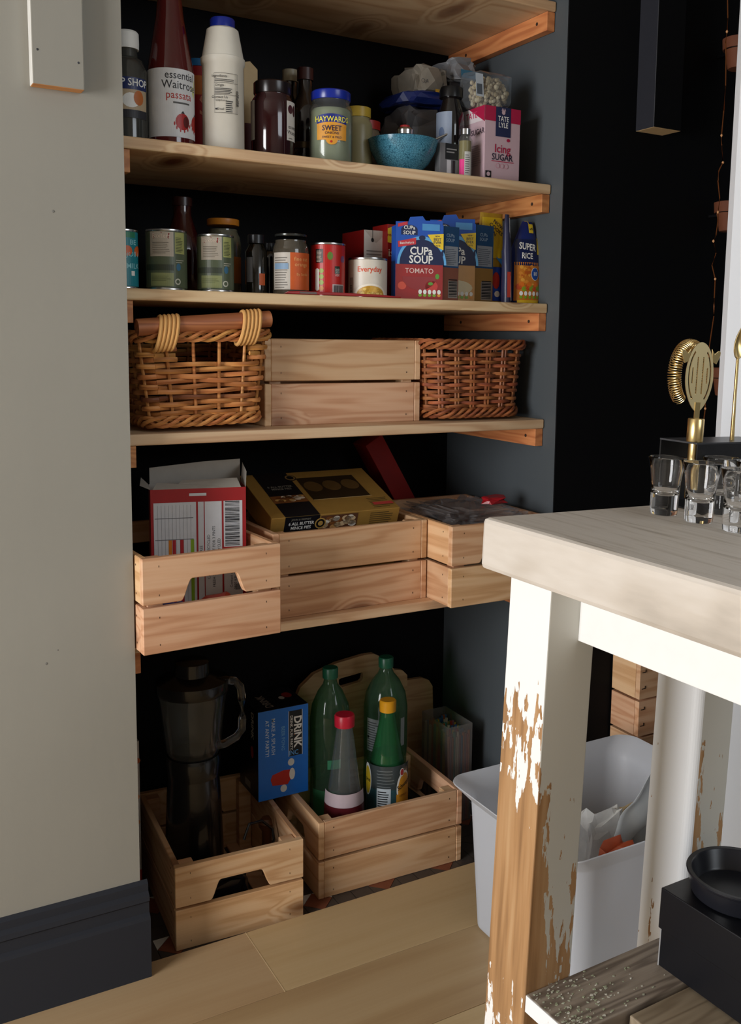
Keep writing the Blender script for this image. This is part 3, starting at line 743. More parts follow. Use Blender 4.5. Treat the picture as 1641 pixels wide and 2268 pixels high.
# wooden slatted rack behind the bin, against the black wall
q = at(1415, 1552, y=-.085)
rk = thing('slatted_rack', 'pale slatted wooden rack standing by the black wall behind the white table leg', 'rack', (q.x, -.085, FZ))
pm = PINE
zg = q.z - FZ
for k in range(5):
    z1_ = zg + .074 - k * .0775; z0_ = z1_ - .0725
    if z0_ < 0: continue
    for yy, nm in ((0, 'slat'),): link(slat_mesh(.3, .0725, .012, PINE, 'rk'), 'slat', rk, loc=(.001, 0, z0_ - (0 if k else 0)))
    link(slat_mesh(.0685, .0725, .012, PINE, 'rs'), 'side_slat', rk, loc=(.0005, .0125, z0_), rot=(0, 0, PI / 2)).location.x = .0125
for x in (.014, .26): MB().box(x, x + .03, .0125, .034, 0, zg + .07, PINE).build('corner_post', rk)
mb = MB()
for k in range(5):
    for dz in (.018, .052):
        z_ = zg + .0745 - k * .0775 - dz
        if z_ > .01: mb.box(.006, .015, -.0012, .0, z_, z_ + .0012, BLACKP); mb.box(.0142, .0152, -.0012, 0, z_, z_ + .006, BLACKP)
prop(mb.build('staples', rk), kind='stuff')
# terracotta pots on the black wall and the copper light string
TC = P('#6a3a22', .75, var=.12); prt = MB().lathe([(0, 0), (.026, 0), (.027, .002), (.034, .046), (.040, .046), (.0405, .048), (.042, .071), (.0395, .072), (.036, .048), (.024, .004), (0, .004)], 36, TC, close=False).mesh('pot')
prt.shade_smooth(); prt.set_sharp_from_angle(angle=.6)
for (u, v, yy), lab in (((1590, 75, -.055), 'terracotta plant pot on the black wall, topmost beside the white door'), ((1571, 443, -.055), 'terracotta plant pot on the black wall, middle of three'), ((1563, 815, -.055), 'terracotta plant pot on the black wall, lowest, behind the strainer')):
    q = at(u, v, y=yy); pz = q.z - .071
    t = thing('plant_pot', lab, 'pot', (q.x + .062, yy, pz + .014), 0, 'terracotta pots on the black wall')
    link(prt, 'body', t); t.scale = (.8, .8, .8)
    MB().tube([(.0365 * math.cos(a), .0365 * math.sin(a), .0452) for a in [2 * PI * i / 24 for i in range(24)]], .0012, 6, BLACKP, closed=True).build('ring_holder', t)
    MB().box(-.006, .006, .0375, .0685, .040, .046, BLACKP).build('wall_bracket', t)
pix = [(1611, -20), (1612, 40), (1610, 70), (1607, 95), (1608, 130), (1607, 190), (1603, 245), (1598, 300), (1598, 322), (1601, 360), (1592, 378), (1590, 400), (1594, 440), (1590, 470), (1590, 490), (1586, 520), (1580, 534), (1586, 560), (1577, 588), (1584, 618), (1582, 660), (1581, 700), (1575, 740), (1568, 790), (1566, 830), (1562, 870), (1562, 905), (1556, 950), (1555, 1010)]
pp = [at(u, v, y=-.105) for u, v in pix]
ls = thing('light_string', 'thin copper wire light string hanging down the black wall beside the pots', 'lights', pp[0])
MB().tube([p - pp[0] for p in pp], .0011, 6, P('#b06a3c', .35, .8)).build('wire', ls, smooth=True)
for i in (2, 7, 9, 13, 16, 19, 23, 26):
    MB().lathe([(.0006, -.003), (.0022, -.001), (.0022, .001), (.0006, .003)], 10, P('#d8a070', .2)).build('bulb', ls, loc=pp[i] - pp[0])
# ------------------------------------------------------------ groceries
def ang(x, y): return math.atan2(CAM.x - x, -(CAM.y - y))
def cyl(u1, u2, vt, Y, near=True):
    um = (u1 + u2) / 2; a, b = at(u1, vt, y=Y), at(u2, vt, y=Y); m = at(um, vt, y=Y)
    d = m - CAM; ct = d.y / math.hypot(d.x, d.y); r = (b.x - a.x) * ct / 2
    return m.x, r, at(um, vt, y=Y - (r if near else 0)).z
def jar(name, label, cat, x, Y, z, parts, group=None, n=36, rz=0, tilt=None):
    t = thing(name, label, cat, (x, Y, z + .0004), rz, group)
    for nm, prof, mat in parts:
        m = MB(); m.lathe(prof, n, mat, close=True); m.build(nm, t, smooth=True)
    return t
def LB(t, r, x, y, a0=0., lift=.0005, cone=None, name='label', seg=.003):
    return Cv(wrap(r, ang(x, y) + a0, 0, lift, cone), seg)
CG = film('clear_jar_glass', '#eef2ee', .04, .05)
CP_ = film('clear_plastic', '#dfe5e8', .3, .12)
def body(r, h, sh=.012, neck=None, nh=.01, b=.004):
    neck = neck or r
    return [(r - b, 0), (r - b * .3, b * .3), (r, b), (r, h - sh), (neck + (r - neck) * .72, h - sh * .45), (neck, h), (neck, h + nh)]
# ---- shelf 2 (jars and bottles)
Y = .102; x, r, zt = cyl(240, 326, 170, Y); z = Z2; cap = at(288, 68, y=Y - .01).z - z; cb = at(288, 108, y=Y - .01).z - z; sh = at(288, 160, y=Y).z - z
t = jar('vinegar_bottle', 'clear vinegar bottle with white cap, leftmost on the jar shelf beside the grey wall', 'bottle', x, Y, z,
        [('body', [(r - .003, 0), (r, .003), (r, sh), (r * .8, sh + .015), (.0155, cb - .012), (.015, cb)], P('#3a3a36', .12, coat=.3)), ('cap', [(.0175, cb), (.0178, cb + .01), (.0175, cap - .003), (.015, cap)], WHITE)])
c = LB(t, r, x, Y); l0 = at(300, 262, y=Y - r).z - z; l1 = at(300, 172, y=Y - r).z - z; lm = l1 - (l1 - l0) * .3
c.rect(-.045, l0, .032, l1, P('#b5a184', .5)); c.rect(-.045, lm, .032, l1, P('#1d2a5c', .4), 1); c.rect(-.045, l0, .032, l0 + (l1 - l0) * .2, P('#2a2a30', .5), 1)
c.text('CHIP SHOP', .0, (lm + l1) / 2 + .001, .0155, WHITE, 2, .01, sx=.85); c.ell(.004, l0 + .026, .013, .011, WHITE, 1); c.ell(.016, l0 + .03, .008, .011, P('#b8672c', .5), 2)
c.build('label', t)
Y = .098; x, r, zt = cyl(327, 430, 200, Y); l0 = at(378, 302, y=Y - r).z - z; l1 = at(378, 150, y=Y - r).z - z; hz = at(388, 0, y=Y).z - z; r2 = cyl(360, 416, 5, Y)[1]
PAS = P('#520e0c', .12, coat=.4)
t = jar('passata_bottle', 'tall red passata bottle with white printed label', 'bottle', x, Y, z,
        [('body', [(r - .004, 0), (r, .004), (r, l1 + .002), (r * .96, l1 + .012), (r2 * 1.12, hz - .03), (r2 * .96, hz), (r2 * .85, hz + .012), (.016, hz + .02), (.016, hz + .026)], PAS), ('cap', [(.0185, hz + .0262), (.0185, hz + .040), (.017, hz + .042)], P('#8a1a18', .3))])
c = LB(t, r, x, Y); H_ = l1 - l0; c.rect(-.075, l0, .06, l1, P('#d8dadd', .45))
c.text('essential', 0.0160, l0 + H_ * .90, .0165, P('#2e2e33', .5), 1, .004, sx=.9); c.text('Waitrose', 0.0160, l0 + H_ * .76, .0175, P('#2e2e33', .5), 1, .004, sx=.9)
c.text('passata', 0.0135, l0 + H_ * .61, .0165, P('#b0302a', .5), 1, .004, sx=.9); c.lines(.003, l0 + H_ * .49, .04, l0 + H_ * .54, 1, LTXT, 1, .5)
for sx_, sy_, rr2 in ((.018, .23, .0125), (.047, .24, .0120)):
    c.ell(sx_, l0 + H_ * sy_, rr2 * .95, rr2, P('#a81c18', .4), 1); c.ell(sx_ + rr2 * .45, l0 + H_ * sy_, rr2 * .4, rr2 * .7, P('#5a1512', .4), 2)
    for k in range(6): a = 3.4 + k * .5; c.ell(sx_ + rr2 * 1.1 * math.cos(a), l0 + H_ * sy_ + rr2 * 1.1 * math.sin(a), .0012, .003, P('#a81c18', .4), 1, 8)
    c.poly([(sx_ - .003, l0 + H_ * sy_ + rr2), (sx_, l0 + H_ * sy_ + rr2 + .004), (sx_ + .003, l0 + H_ * sy_ + rr2)], BLACK, 2)
c.poly([(.036, l0 + H_ * .76), (.044, l0 + H_ * .62), (.048, l0 + H_ * .9)], P('#c8c832', .5), 1); c.build('label', t)
Y = .092; x, r, zt = cyl(446, 542, 200, Y); ht = at(495, 52, y=Y - .03).z - z; hs = at(495, 118, y=Y - r).z - z; cp = at(495, 38, y=Y - .02).z - z
rt = cyl(459, 530, 60, Y)[1]; WS = P('#dcd8cc', .45, var=.03)
t = jar('salt_bottle', 'tall white plastic tapered salt bottle with blue cap', 'bottle', x, Y, z,
        [('body', [(r - .004, 0), (r - .001, .004), (r - .0015, hs - .012), (r + .0008, hs - .009), (r + .0008, hs - .001), (r - .001, hs), (rt, ht - .003), (rt - .004, ht)], WS), ('cap', [(rt * .78, ht), (rt * .78, cp), (rt * .72, cp + .002)], P('#14288c', .3))])
c = LB(t, r, x, Y); a0, a1 = at(495, 250, y=Y - r).z - z, at(495, 162, y=Y - r).z - z; HH = a1 - a0; K_ = P('#2c2c2e', .6)
for tt in (a0, a0 + HH * .46, a0 + HH * .76, a1): c.rect(-.014, tt, .024, tt + .0005, K_, 1)
for ss in (-.014, .021, .0238): c.rect(ss, a0, ss + .0004, a1, K_, 1)
for nm, tt in (('Ingredients', .93), ('Origin', .70), ('Contact Us', .40)): c.text(nm, -.0055, a0 + HH * tt, .0055, K_, 1, .006)
c.lines(-.013, a0 + HH * .80, .018, a0 + HH * .88, 2, K_, 1, .35, seed=2); c.lines(-.013, a0 + HH * .49, .018, a0 + HH * .65, 4, K_, 1, .4, seed=3); c.lines(.004, a0 + .002, .018, a0 + HH * .34, 6, K_, 1, .4, seed=4)
c.ell(-.011, a0 + HH * .1, .0015, .0015, K_, 1, 10); c.text('Email', -.004, a0 + HH * .1, .005, K_); c.text('Telephone', -.004, a0 + HH * .32, .0045, K_)
c.lines(.0215, a0 + HH * .2, .027, a0 + HH * .6, 14, K_, 1, .5, seed=5); c.build('printed_text', t)
# items behind the first row
x0 = at(428, 200, y=.24).x
t = thing('crisp_tube', 'red snack tube with blue top, behind between passata and white bottle', 'tube', (x0 + .012, .24, z + .0004)); r = .032; h = at(436, 140, y=.24).z - z
MB().lathe([(r, 0), (r, h - .012)], 32, P('#9a1a1e', .4)).build('body', t, smooth=True); MB().lathe([(r + .001, h - .0118), (r + .001, h), (r - .002, h + .001)], 32, P('#1f6aa0', .4)).build('lid', t, smooth=True)
c = Cv(wrap(r, -.05), .003); c.text('S', .0, h * .55, .05, P('#c8785a', .5)); c.rect(-.02, h * .66, .02, h * .84, P('#c06a2a', .5)); c.build('label', t)
xa, xb = at(540, 200, y=.20).x, at(571, 200, y=.20).x; h = at(560, 137, y=.2).z - z
t = thing('cream_carton', 'cream folded top carton standing behind the dark jam jar', 'carton', (xa, .2, z + .0004))
MB().prism([(0, 0), (xb - xa, 0), (xb - xa, h - .012), (.012, h), (0, h - .003)], 0, .04, P('#c8ae82', .6)).build('body', t, bevel=.001)
Cv(front(0, 0, 0)).rect(.001, 0, xb - xa - .001, h * .42, P('#5a1a1c', .5)).build('print', t)
Y = .1; x, r, zt = cyl(556, 652, 260, Y); hs = at(604, 205, y=Y - r).z - z; hl = at(604, 198, y=Y - r).z - z; hc = at(604, 172, y=Y - r).z - z
t = jar('jam_jar', 'dark red jam jar with black lid right of the white bottle', 'jar', x, Y, z,
        [('body', body(r, hs, .014, r * .84, .003), P('#2a0a0e', .1, coat=.5)), ('lid', [(r * .86, hs + .0032), (r * .88, hs + .005), (r * .88, hc - .002), (r * .83, hc)], P('#1a1011', .25))])
c = LB(t, r, x, Y); l0, l1 = at(640, 315, y=Y - r * .6).z - z, at(640, 228, y=Y - r * .6).z - z
c.rect(.0245, l0, .054, l1, P('#d6d3ce', .5)); c.rect(-.06, l0, -.034, l1, P('#b8b4ae', .5)); c.ell(.033, l1 - .013, .006, .007, P('#4a1a26', .4), 1); c.ell(.044, l1 - .014, .005, .009, P('#4a1a26', .4), 1)
c.text('essential', .043, l0 + .022, .009, P('#333338', .5)); c.text('Waitrose', .043, l0 + .013, .009, P('#333338', .5)); c.lines(.028, l0 + .003, .042, l0 + .006, 1, LTXT); c.build('label', t)
for u, ut, hb_, col_, lab, yy in ((676, 152, .017, '#1c0f0d', 'dark sauce bottle with tall neck behind the jam jar', .22), (643, 156, .016, '#8a8270', 'pale capped bottle behind the jam jar and left of the dark sauce bottle', .27)):
    q = at(u, ut, y=yy); h = q.z - z; m = P('#1a1210', .1, coat=.5)
    jar('sauce_bottle', lab, 'bottle', q.x, yy, z, [('body', [(.026, 0), (.029, .004), (.029, h * .55), (.026, h * .64), (.013, h * .76), (.0125, h - .022)], m), ('cap', [(.015, h - .0218), (.015, h - .001), (.013, h)], P('#3a1613' if u == 676 else '#9a927c', .4))], 'dark bottles behind the front jars')
q = at(674, 290, y=.17); jar('small_dark_jar', 'small dark jar with brass lid low between jam and onion jars', 'jar', q.x, .17, z, [('body', body(.022, .034, .006, .02, .002), P('#17120f', .1, coat=.5)), ('lid', [(.0215, .0362), (.0215, .046), (.020, .047)], P('#5a4a30', .3, .6))])
Y = .092; x, r, zt = cyl(684, 781, 280, Y); hs = at(732, 222, y=Y - r).z - z; hl = at(732, 210, y=Y - r).z - z; hc = at(732, 195, y=Y - r * .8).z - z
t = jar('pickled_onion_jar', 'glass jar of pale pickled onions with blue lid and yellow label', 'jar', x, Y, z,
        [('glass', body(r, hs, .012, r * .86, .006), CG), ('brine', body(r - .002, hs - .008, .008, r * .84, 0), P('#8d927c', .25)), ('lid', [(r * .88, hs + .0062), (r * .9, hs + .008), (r * .9, hc - .002), (r * .85, hc)], P('#162a90', .25))])
rg = random.Random(8)
for i in range(14):
    a = ang(x, Y) + rg.uniform(-1.3, 1.3); zz = .014 + (hs - .04) * rg.random(); rr_ = r - .0125
    MB().lathe([(.0105 * math.sin(PI * k / 8), .0105 * -math.cos(PI * k / 8)) for k in range(9)], 12, P('#bcc0a8', .25), close=False).build('onion', t, smooth=True, loc=(rr_ * math.sin(a), -rr_ * math.cos(a), zz))
c = LB(t, r, x, Y, .05, .0008); l0, l1 = at(734, 309, y=Y - r).z - z, at(734, 252, y=Y - r).z - z; HH = l1 - l0; YB_ = P('#d8952a', .45)
c.rect(-.026, l0, .026, l0 + HH * .62, YB_, 0); c.rect(-.026, l0 + HH * .55, .026, l1 - .003, P('#1c2880', .4), 1, arc=.004); c.rect(-.026, l0 + HH * .52, .026, l0 + HH * .62, YB_, 2, arc=.003)
c.text('HAYWARDS', 0, l0 + HH * .80, .0125, P('#e8dc4a', .4), 3, .012, sx=.86); c.text('SWEET', 0, l0 + HH * .45, .0125, P('#2a1a3a', .5), 3, .012, sx=.85); c.text('ONIONS', 0, l0 + HH * .26, .006, P('#2a1a3a', .5), 3)
c.text('SWEET & MILD', 0, l0 + HH * .1, .005, P('#2a1a3a', .5), 3); c.ell(0, l0 + .001, .010, .009, YB_, 0, 20, PI, 2 * PI); c.ell(-.001, l0 - .003, .002, .002, RED, 2, 10); c.build('label', t)
q = at(793, 290, y=.16); hh_ = at(793, 240, y=.16).z - z
jar('mayonnaise_jar', 'cream coloured sauce jar half hidden right of the onion jar', 'jar', q.x, .16, z, [('body', body(.026, hh_ - .022, .012, .021, .004), P('#8c8460', .35)), ('lid', [(.023, hh_ - .0178), (.023, hh_ - .001), (.021, hh_)], P('#b89a30', .4))])
q = at(812, 280, y=.24); hh_ = at(812, 272, y=.24).z - z
t = jar('spread_jar', 'small jar with red and white lid behind the blue bowl', 'jar', q.x, .24, z, [('body', body(.026, hh_ - .018, .006, .024, .002), P('#7a6a56', .4)), ('lid', [(.0262, hh_ - .0158), (.0262, hh_), (.024, hh_ + .001)], P('#a82a22', .4))])
# blue bowl with shaker and spoon
Y = .115; x, r, zt = cyl(814, 971, 308, Y, False); hb = at(890, 306, y=Y - r * .3).z - z
kb = NT('crackle_glaze'); tc = kb.n('TexCoord'); vo = kb.n('TexVoronoi', i_Vector=tc.outputs['Object'], i_Scale=260.0, feature='DISTANCE_TO_EDGE'); nz = kb.n('TexNoise', i_Vector=tc.outputs['Object'], i_Scale=40.0)
f = kb.math('LESS_THAN', vo.outputs['Distance'], .06); kb.l(kb.mix(f, kb.mix(nz.outputs[0], lin('#2c6c86'), lin('#5f9cb2')), lin('#24566c')), kb.b.inputs['Base Color']); kb.b.inputs['Roughness'].default_value = .18; kb.bump(nz.outputs[0], .3, .003)
t = thing('glazed_bowl', 'blue crackle glazed bowl holding a small shaker and spoon', 'bowl', (x, Y, z + .0004))
MB().lathe([(0, 0), (r * .42, 0), (r * .45, .004), (r * .72, hb * .32), (r * .92, hb * .68), (r, hb - .001), (r - .002, hb), (r - .004, hb - .002), (r * .86, hb * .66), (r * .6, hb * .3), (0, .007)], 48, kb.m, close=False).build('body', t, smooth=True)
q = at(900, 300, y=Y); s1 = at(900, 278, y=Y).z - z
t2 = thing('salt_shaker', 'small glass shaker with red capped metal top inside the blue bowl', 'shaker', (q.x, Y + .006, z + .0105))
MB().lathe([(.014, 0), (.0165, .003), (.0165, s1 - .031), (.014, s1 - .026)], 24, CG).build('body', t2, smooth=True); MB().lathe([(.0158, s1 - .0258), (.0162, s1 - .018), (.013, s1 - .014)], 24, STEEL).build('metal_top', t2, smooth=True); MB().lathe([(.009, s1 - .0138), (.009, s1 - .010), (.007, s1 - .009)], 20, RED).build('red_cap', t2, smooth=True)
a, b = at(958, 312, y=Y), at(998, 294, y=Y - .01); b0_ = Vector((x + .01, Y, z + .012)); t3 = thing('spoon', 'steel spoon with its handle sticking out of the blue bowl', 'spoon', b0_)
MB().tube([Vector((0, 0, .002)), a - b0_, b - b0_], [.0045, .0022, .0028], 8, STEEL, flat=1).build('handle', t3, smooth=True)
# tall cruet with blue label, slim box, vial
Y = .125; x, r, zt = cyl(966, 1031, 240, Y); hh_ = at(998, 188, y=Y - .02).z - z; hc = at(998, 212, y=Y - .02).z - z
t = jar('soy_bottle', 'dark sauce bottle with black cap and pale blue label, left of the pink carton', 'bottle', x, Y, z, [('body', [(r - .003, 0), (r, .003), (r, hh_ * .58), (r * .95, hh_ * .7), (r * .62, hc - .006), (r * .6, hc)], P('#141010', .1, coat=.5)), ('cap', [(r * .8, hc), (r * .8, hh_ - .006), (r * .72, hh_)], BLACKP)])
c = LB(t, r, x, Y, -.35); c.rect(-.026, .018, .012, hh_ * .72, P('#8894a8', .45)); c.ell(-.008, hh_ * .5, .006, .01, P('#5a6c8c', .5), 1); c.lines(-.02, .03, .006, hh_ * .4, 7, P('#5a6478', .6), 1); c.build('label', t)
Y = .075; xa, xb = at(974, 350, y=Y).x, at(1016, 350, y=Y).x; h = at(995, 318, y=Y).z - z
t = thing('slim_box', 'slim clear fronted box with black label beside the blue bowl', 'box', (xa, Y, z + .0004)); w_ = xb - xa
MB().box(0, w_, 0, .018, 0, h, P('#77777a', .2)).build('body', t, bevel=.001)
c = Cv(front(0, 0, 0)); c.rect(w_ * .28, h * .52, w_ * .98, h, P('#101012', .4)); c.rect(w_ * .36, 0, w_ * .58, h * .5, P('#c8c8cc', .2), 1); c.rect(w_ * .66, 0, w_ * .8, h * .5, P('#2a2a2c', .2), 1); c.lines(w_ * .34, h * .72, w_ * .9, h * .9, 2, P('#8a8a8a', .5), 1); c.build('front_label', t)
Y = .068; x, r, zt = cyl(1014, 1046, 340, Y); hh_ = at(1030, 287, y=Y).z - z
t = jar('spice_vial', 'slim glass vial with silver lid and bright pink label', 'bottle', x, Y, z, [('body', [(r - .001, 0), (r, .002), (r, hh_ - .02), (r * .7, hh_ - .013), (r * .7, hh_ - .0105)], CG), ('contents', [(r - .002, .002), (r - .002, hh_ * .75)], P('#8a7c50', .3)), ('lid', [(r * .78, hh_ - .01), (r * .78, hh_), (r * .7, hh_ + .0005)], STEEL)])
c = LB(t, r, x, Y); c.rect(-.011, .001, -.001, hh_ * .36, P('#e02a84', .5)); c.rect(-.001, .001, .012, hh_ * .52, P('#b9b9b6', .5)); c.lines(.0005, .006, .009, hh_ * .48, 9, LTXT, 1); c.build('label', t)
# icing sugar carton
Y = .058; xa, xb = at(1073, 300, y=Y).x, at(1152, 300, y=Y).x; h = at(1110, 238, y=Y).z - z; w_ = xb - xa; dp = .075
for k in range(60):
    if at(1030, 300, x=xa).y > Y + dp: dp += .002
t = thing('sugar_carton', 'pink and white icing sugar carton at the right end of the jar shelf', 'carton', (xa, Y, z + .0004))
PK = P('#c0a5ae', .5, var=.02); DP = P('#a81c44', .45)
MB().box(0, w_, 0, dp, 0, h, PK).build('box', t, bevel=.0012)
c = Cv(front(0, 0, 0)); c.rect(0, h * .80, w_, h, DP); c.rect(w_ * .3, h * .60, w_ * .72, h, P('#232a4c', .45), 1)
c.text('TATE', w_ * .51, h * .84, .013, WHITE, 2, .01, sx=.8); c.text('LYLE', w_ * .51, h * .755, .013, WHITE, 2, .01, sx=.8); c.ell(w_ * .51, h * .93, .004, .004, PK, 2, 12)
for k in range(3): c.poly([(w_ * (.45 + k * .04), h * .95), (w_ * (.47 + k * .04), h * .99), (w_ * (.49 + k * .04), h * .95)], PK, 3)
c.text('Icing', w_ * .5, h * .43, .021, DP, 1, .012, sx=.95); c.text('SUGAR', w_ * .5, h * .315, .0165, P('#2a2438', .5), 1, .014, sx=.9); c.rect(w_ * .2, h * .255, w_ * .82, h * .265, DP, 1)
for k in (.38, .5, .62): c.ell(w_ * k, h * .2, .0045, .0045, P('#c98a9c', .5), 1, 14); c.ell(w_ * k, h * .2, .0036, .0036, PK, 2, 14)
c.ell(w_ * .66, h * .56, .004, .003, DP, 1, 10); c.rect(w_ * .04, h * .03, w_ * .2, h * .12, BLACK, 1); c.ell(w_ * .12, h * .075, .004, .004, PK, 2, 12); c.text('', 0, 0, .01, BLACK); c.build('front_print', t)
c = Cv(left(0, dp, 0)); c.rect(0, h * .80, dp, h, P('#d8cdd0', .5)); c.poly([(dp * .3, h), (dp, h), (dp, h * .78)], DP, 1); c.text('TATE', dp * .42, h * .9, .016, P('#c43a62', .5), 2, .01); c.text('SUGAR', dp * .7, h * .66, .014, P('#463a46', .5), 1, .01, rot=0); c.lines(dp * .3, h * .2, dp * .9, h * .5, 10, P('#a08a92', .6), 1); c.build('side_print', t)
CT = Vector((xa, Y, z + h)); CW = w_; CDP = dp
# bag of nuts on the carton
t = thing('nut_bag', 'clear bag of pale chopped nuts lying on the pink carton', 'bag', (xa + w_ * .36, Y + .042, z + h + .001)); bwn = (at(1148, 200, y=Y + .02).x - at(1032, 200, y=Y + .04).x); bhn = at(1100, 150, y=Y + .02).z - (z + h)
link(crumple(bwn * .88, .06, bhn * .9, film('clear_film', '#dfe6ec', .08, .12), 5.1, .14), 'film', t)
ms = MB().lathe([(.0036 * math.sin(PI * k / 5), -.0036 * math.cos(PI * k / 5)) for k in range(6)], 6, P('#cdb48c', .6), close=False)
mb = MB(); rg = random.Random(5)
for i in range(620):
    a_, b_, c_ = (rg.uniform(-1, 1) for _ in range(3)); 
    if abs(a_) ** 3 + abs(b_) ** 3 + abs(c_) ** 3 > 1: continue
    o_ = Vector((a_ * bwn * .35 + .006, b_ * .024, bhn * .42 + c_ * bhn * .36)); s_ = rg.uniform(.7, 1.5)
    mb.add([Vector(v) * s_ + o_ for v in ms.v], ms.f, P(rg.choice(('#cdb48c', '#bfa57a', '#d8c29c')), .6))
prop(mb.build('chopped_nuts', t, smooth=True), kind='stuff')
c = Cv(flat((-bwn * .42, -.034, bhn * .2), (1, 0, 0), (0, .1, 1))); c.rect(0, 0, bwn * .16, bhn * .55, P('#aab2ba', .4)); c.rect(bwn * .02, bhn * .05, bwn * .13, bhn * .3, P('#4a5058', .5), 1); c.build('label', t)
# crumpled bags at the back right
for (ua, ub, va, vb, yy, col, lab, sd, z0_, dp_) in ((896, 968, 156, 228, .26, '#8d867a', 'white paper flour bag with folded top behind the blue bowl', 1.3, None, .10), (968, 1034, 140, 192, .27, '#8a8c90', 'crumpled white plastic bag highest at the back of the jar shelf', 2.9, None, .09),
        (868, 972, 214, 250, .25, '#1c2c6c', 'dark blue folded bag under the white flour bag', 4.2, None, .12), (868, 968, 251, 300, .24, '#5c5a5c', 'clear crumpled bag behind the blue bowl', 7.7, z, .11)):
    xa, xb = at(ua, va, y=yy).x, at(ub, va, y=yy).x; z0 = at((ua + ub) / 2, vb, y=yy).z if z0_ is None else z0_; z1_ = at((ua + ub) / 2, va, y=yy).z
    t = thing('food_bag', lab, 'bag', ((xa + xb) / 2, yy, z0 + .0005), 0, 'crumpled food bags at the back')
    link(crumple(xb - xa, dp_, z1_ - z0, P(col, .4, var=.1), sd, .3), 'pouch', t)
    if sd == 1.3: c = Cv(flat((0, -.055, .0), (1, 0, 0), (0, .15, 1))); c.rect(.002, .004, .03, .016, P('#c89a2a', .5)); c.text('OATS', -.014, .028, .012, LTXT); c.build('label', t)
    if sd == 2.9: c = Cv(flat((-.01, -.052, .0), (1, 0, 0), (0, .15, 1))); c.rect(.0, .006, .04, .022, P('#3c7c9c', .5)); c.build('label', t)
t = thing('storage_tub', 'low dark tub at the back supporting the plastic bags', 'tub', (at(1000, 300, y=.29).x, .27, z + .0004)); hh_ = at(1000, 192, y=.27).z - z - .001
MB().box(-.045, .045, -.04, .04, 0, hh_, P('#2a2a2e', .5)).build('body', t, bevel=.004)
# ---- shelf 3 (cans, soup cartons)
z = Z3
def can(label, name, u1, u2, vt, Y, bodymat, draw=None, group='food cans on the can shelf', rims=True):
    x, r, zt = cyl(u1, u2, vt, Y); h = zt - z
    t = jar(name, label, 'can', x, Y, z, [('body', [(r - .0008, .003), (r, .004), (r, h - .004), (r - .0008, h - .003)], bodymat), ('rim', [(r + .0002, h - .0032), (r + .0007, h - .0015), (r + .0004, h), (r - .0012, h), (r - .002, h - .003)], STEEL), ('base_rim', [(r + .0004, 0), (r + .0006, .002), (r, .0034)], STEEL)], group)
    c = LB(t, r, x, Y); draw and draw(c, r, h); c.build('label', t); return t
TEAL = P('#1f7f8c', .4)
def d_teal(c, r, h):
    c.rect(-r * .9, 0.004, r * .9, h * .86, TEAL); c.rect(-r * .9, h * .86, r * .9, h - .004, P('#2a7a58', .4))
    for sx_ in (.006, .026): c.ell(sx_, h * .64, .008, .008, P('#d0602a', .4), 1)
    for k, tt in enumerate(('BE', 'JOIN', 'MILK')): c.text(tt, .016, h * (.78 - k * .2), .011, P('#8ac8d0', .5), 1, .01)
    c.rect(.012, h * .22, .018, h * .3, WHITE, 1)
x, r, zt = cyl(238, 305, 507, .09)
can('teal carton can at the far left end of the can shelf', 'drink_can', 238, 305, 507, .09, TEAL, d_teal)
def d_soup(c, r, h):
    g = P('#56604a', .35); c.rect(-r * 1.5, .004, r * 1.5, h - .004, g)
    c.rect(-r * .85, h * .55, r * .35, h * .955, P('#b5ab9c', .45), 1); c.rect(-r * .85, .006, r * .35, h * .28, P('#8d9463', .45), 1); c.rect(-r * 1.2, h * .32, r * .35, h * .42, P('#3a4234', .45), 1)
    c.rect(r * .42, h * .6, r * 1.0, h * .95, P('#a3a866', .45), 1); c.lines(r * .46, h * .63, r * .9, h * .88, 10, P('#4a5034', .6), 2); c.poly([(-r * .62, h * .84), (r * .12, h * .84), (r * .16, h * .93), (-r * .25, h * .945), (-r * .66, h * .93)], P('#8a1f22', .4), 2)
    c.text('Baxters', -r * .25, h * .885, .0095, P('#d8c8b8', .5), 3, .006); c.lines(-r * .7, h * .6, r * .2, h * .8, 7, P('#6a6458', .6), 2, .3)
    c.lines(-r * .78, .014, r * .25, h * .24, 5, P('#5a603c', .6), 2, .25); c.ell(r * .55, h * .14, .005, .005, P('#c8c8b8', .5), 2, 14); c.ell(r * .55, h * .14, .003, .003, g, 3, 12); c.ell(r * .6, h * .38, .004, .006, P('#3a6c8c', .5), 2, 12); c.lines(r * .45, h * .45, r * .95, h * .52, 2, P('#a8a898', .6), 2)
can('green soup can with cream label, left one of two alike', 'soup_can', 322, 413, 507, .094, P('#56604a', .35), d_soup)
can('green soup can with cream label, in front of the orange lidded jar', 'soup_can', 436, 517, 518, .09, P('#56604a', .35), d_soup)
q = at(405, 560, y=.20); hh_ = at(405, 458, y=.2).z - z
jar('red_sauce_bottle', 'tall dark red bottle behind the left soup can', 'bottle', q.x, .2, z, [('body', [(.03, 0), (.033, .004), (.033, hh_ * .5), (.026, hh_ * .68), (.015, hh_ * .9), (.015, hh_)], P('#350e10', .1, coat=.5)), ('cap', [(.017, hh_ + .0002), (.017, hh_ + .014), (.015, hh_ + .015)], P('#2a1010', .3))])
x, r, zt = cyl(452, 536, 520, .185); hc, hs = at(494, 484, y=.16).z - z, at(494, 498, y=.16).z - z; r = r * .95
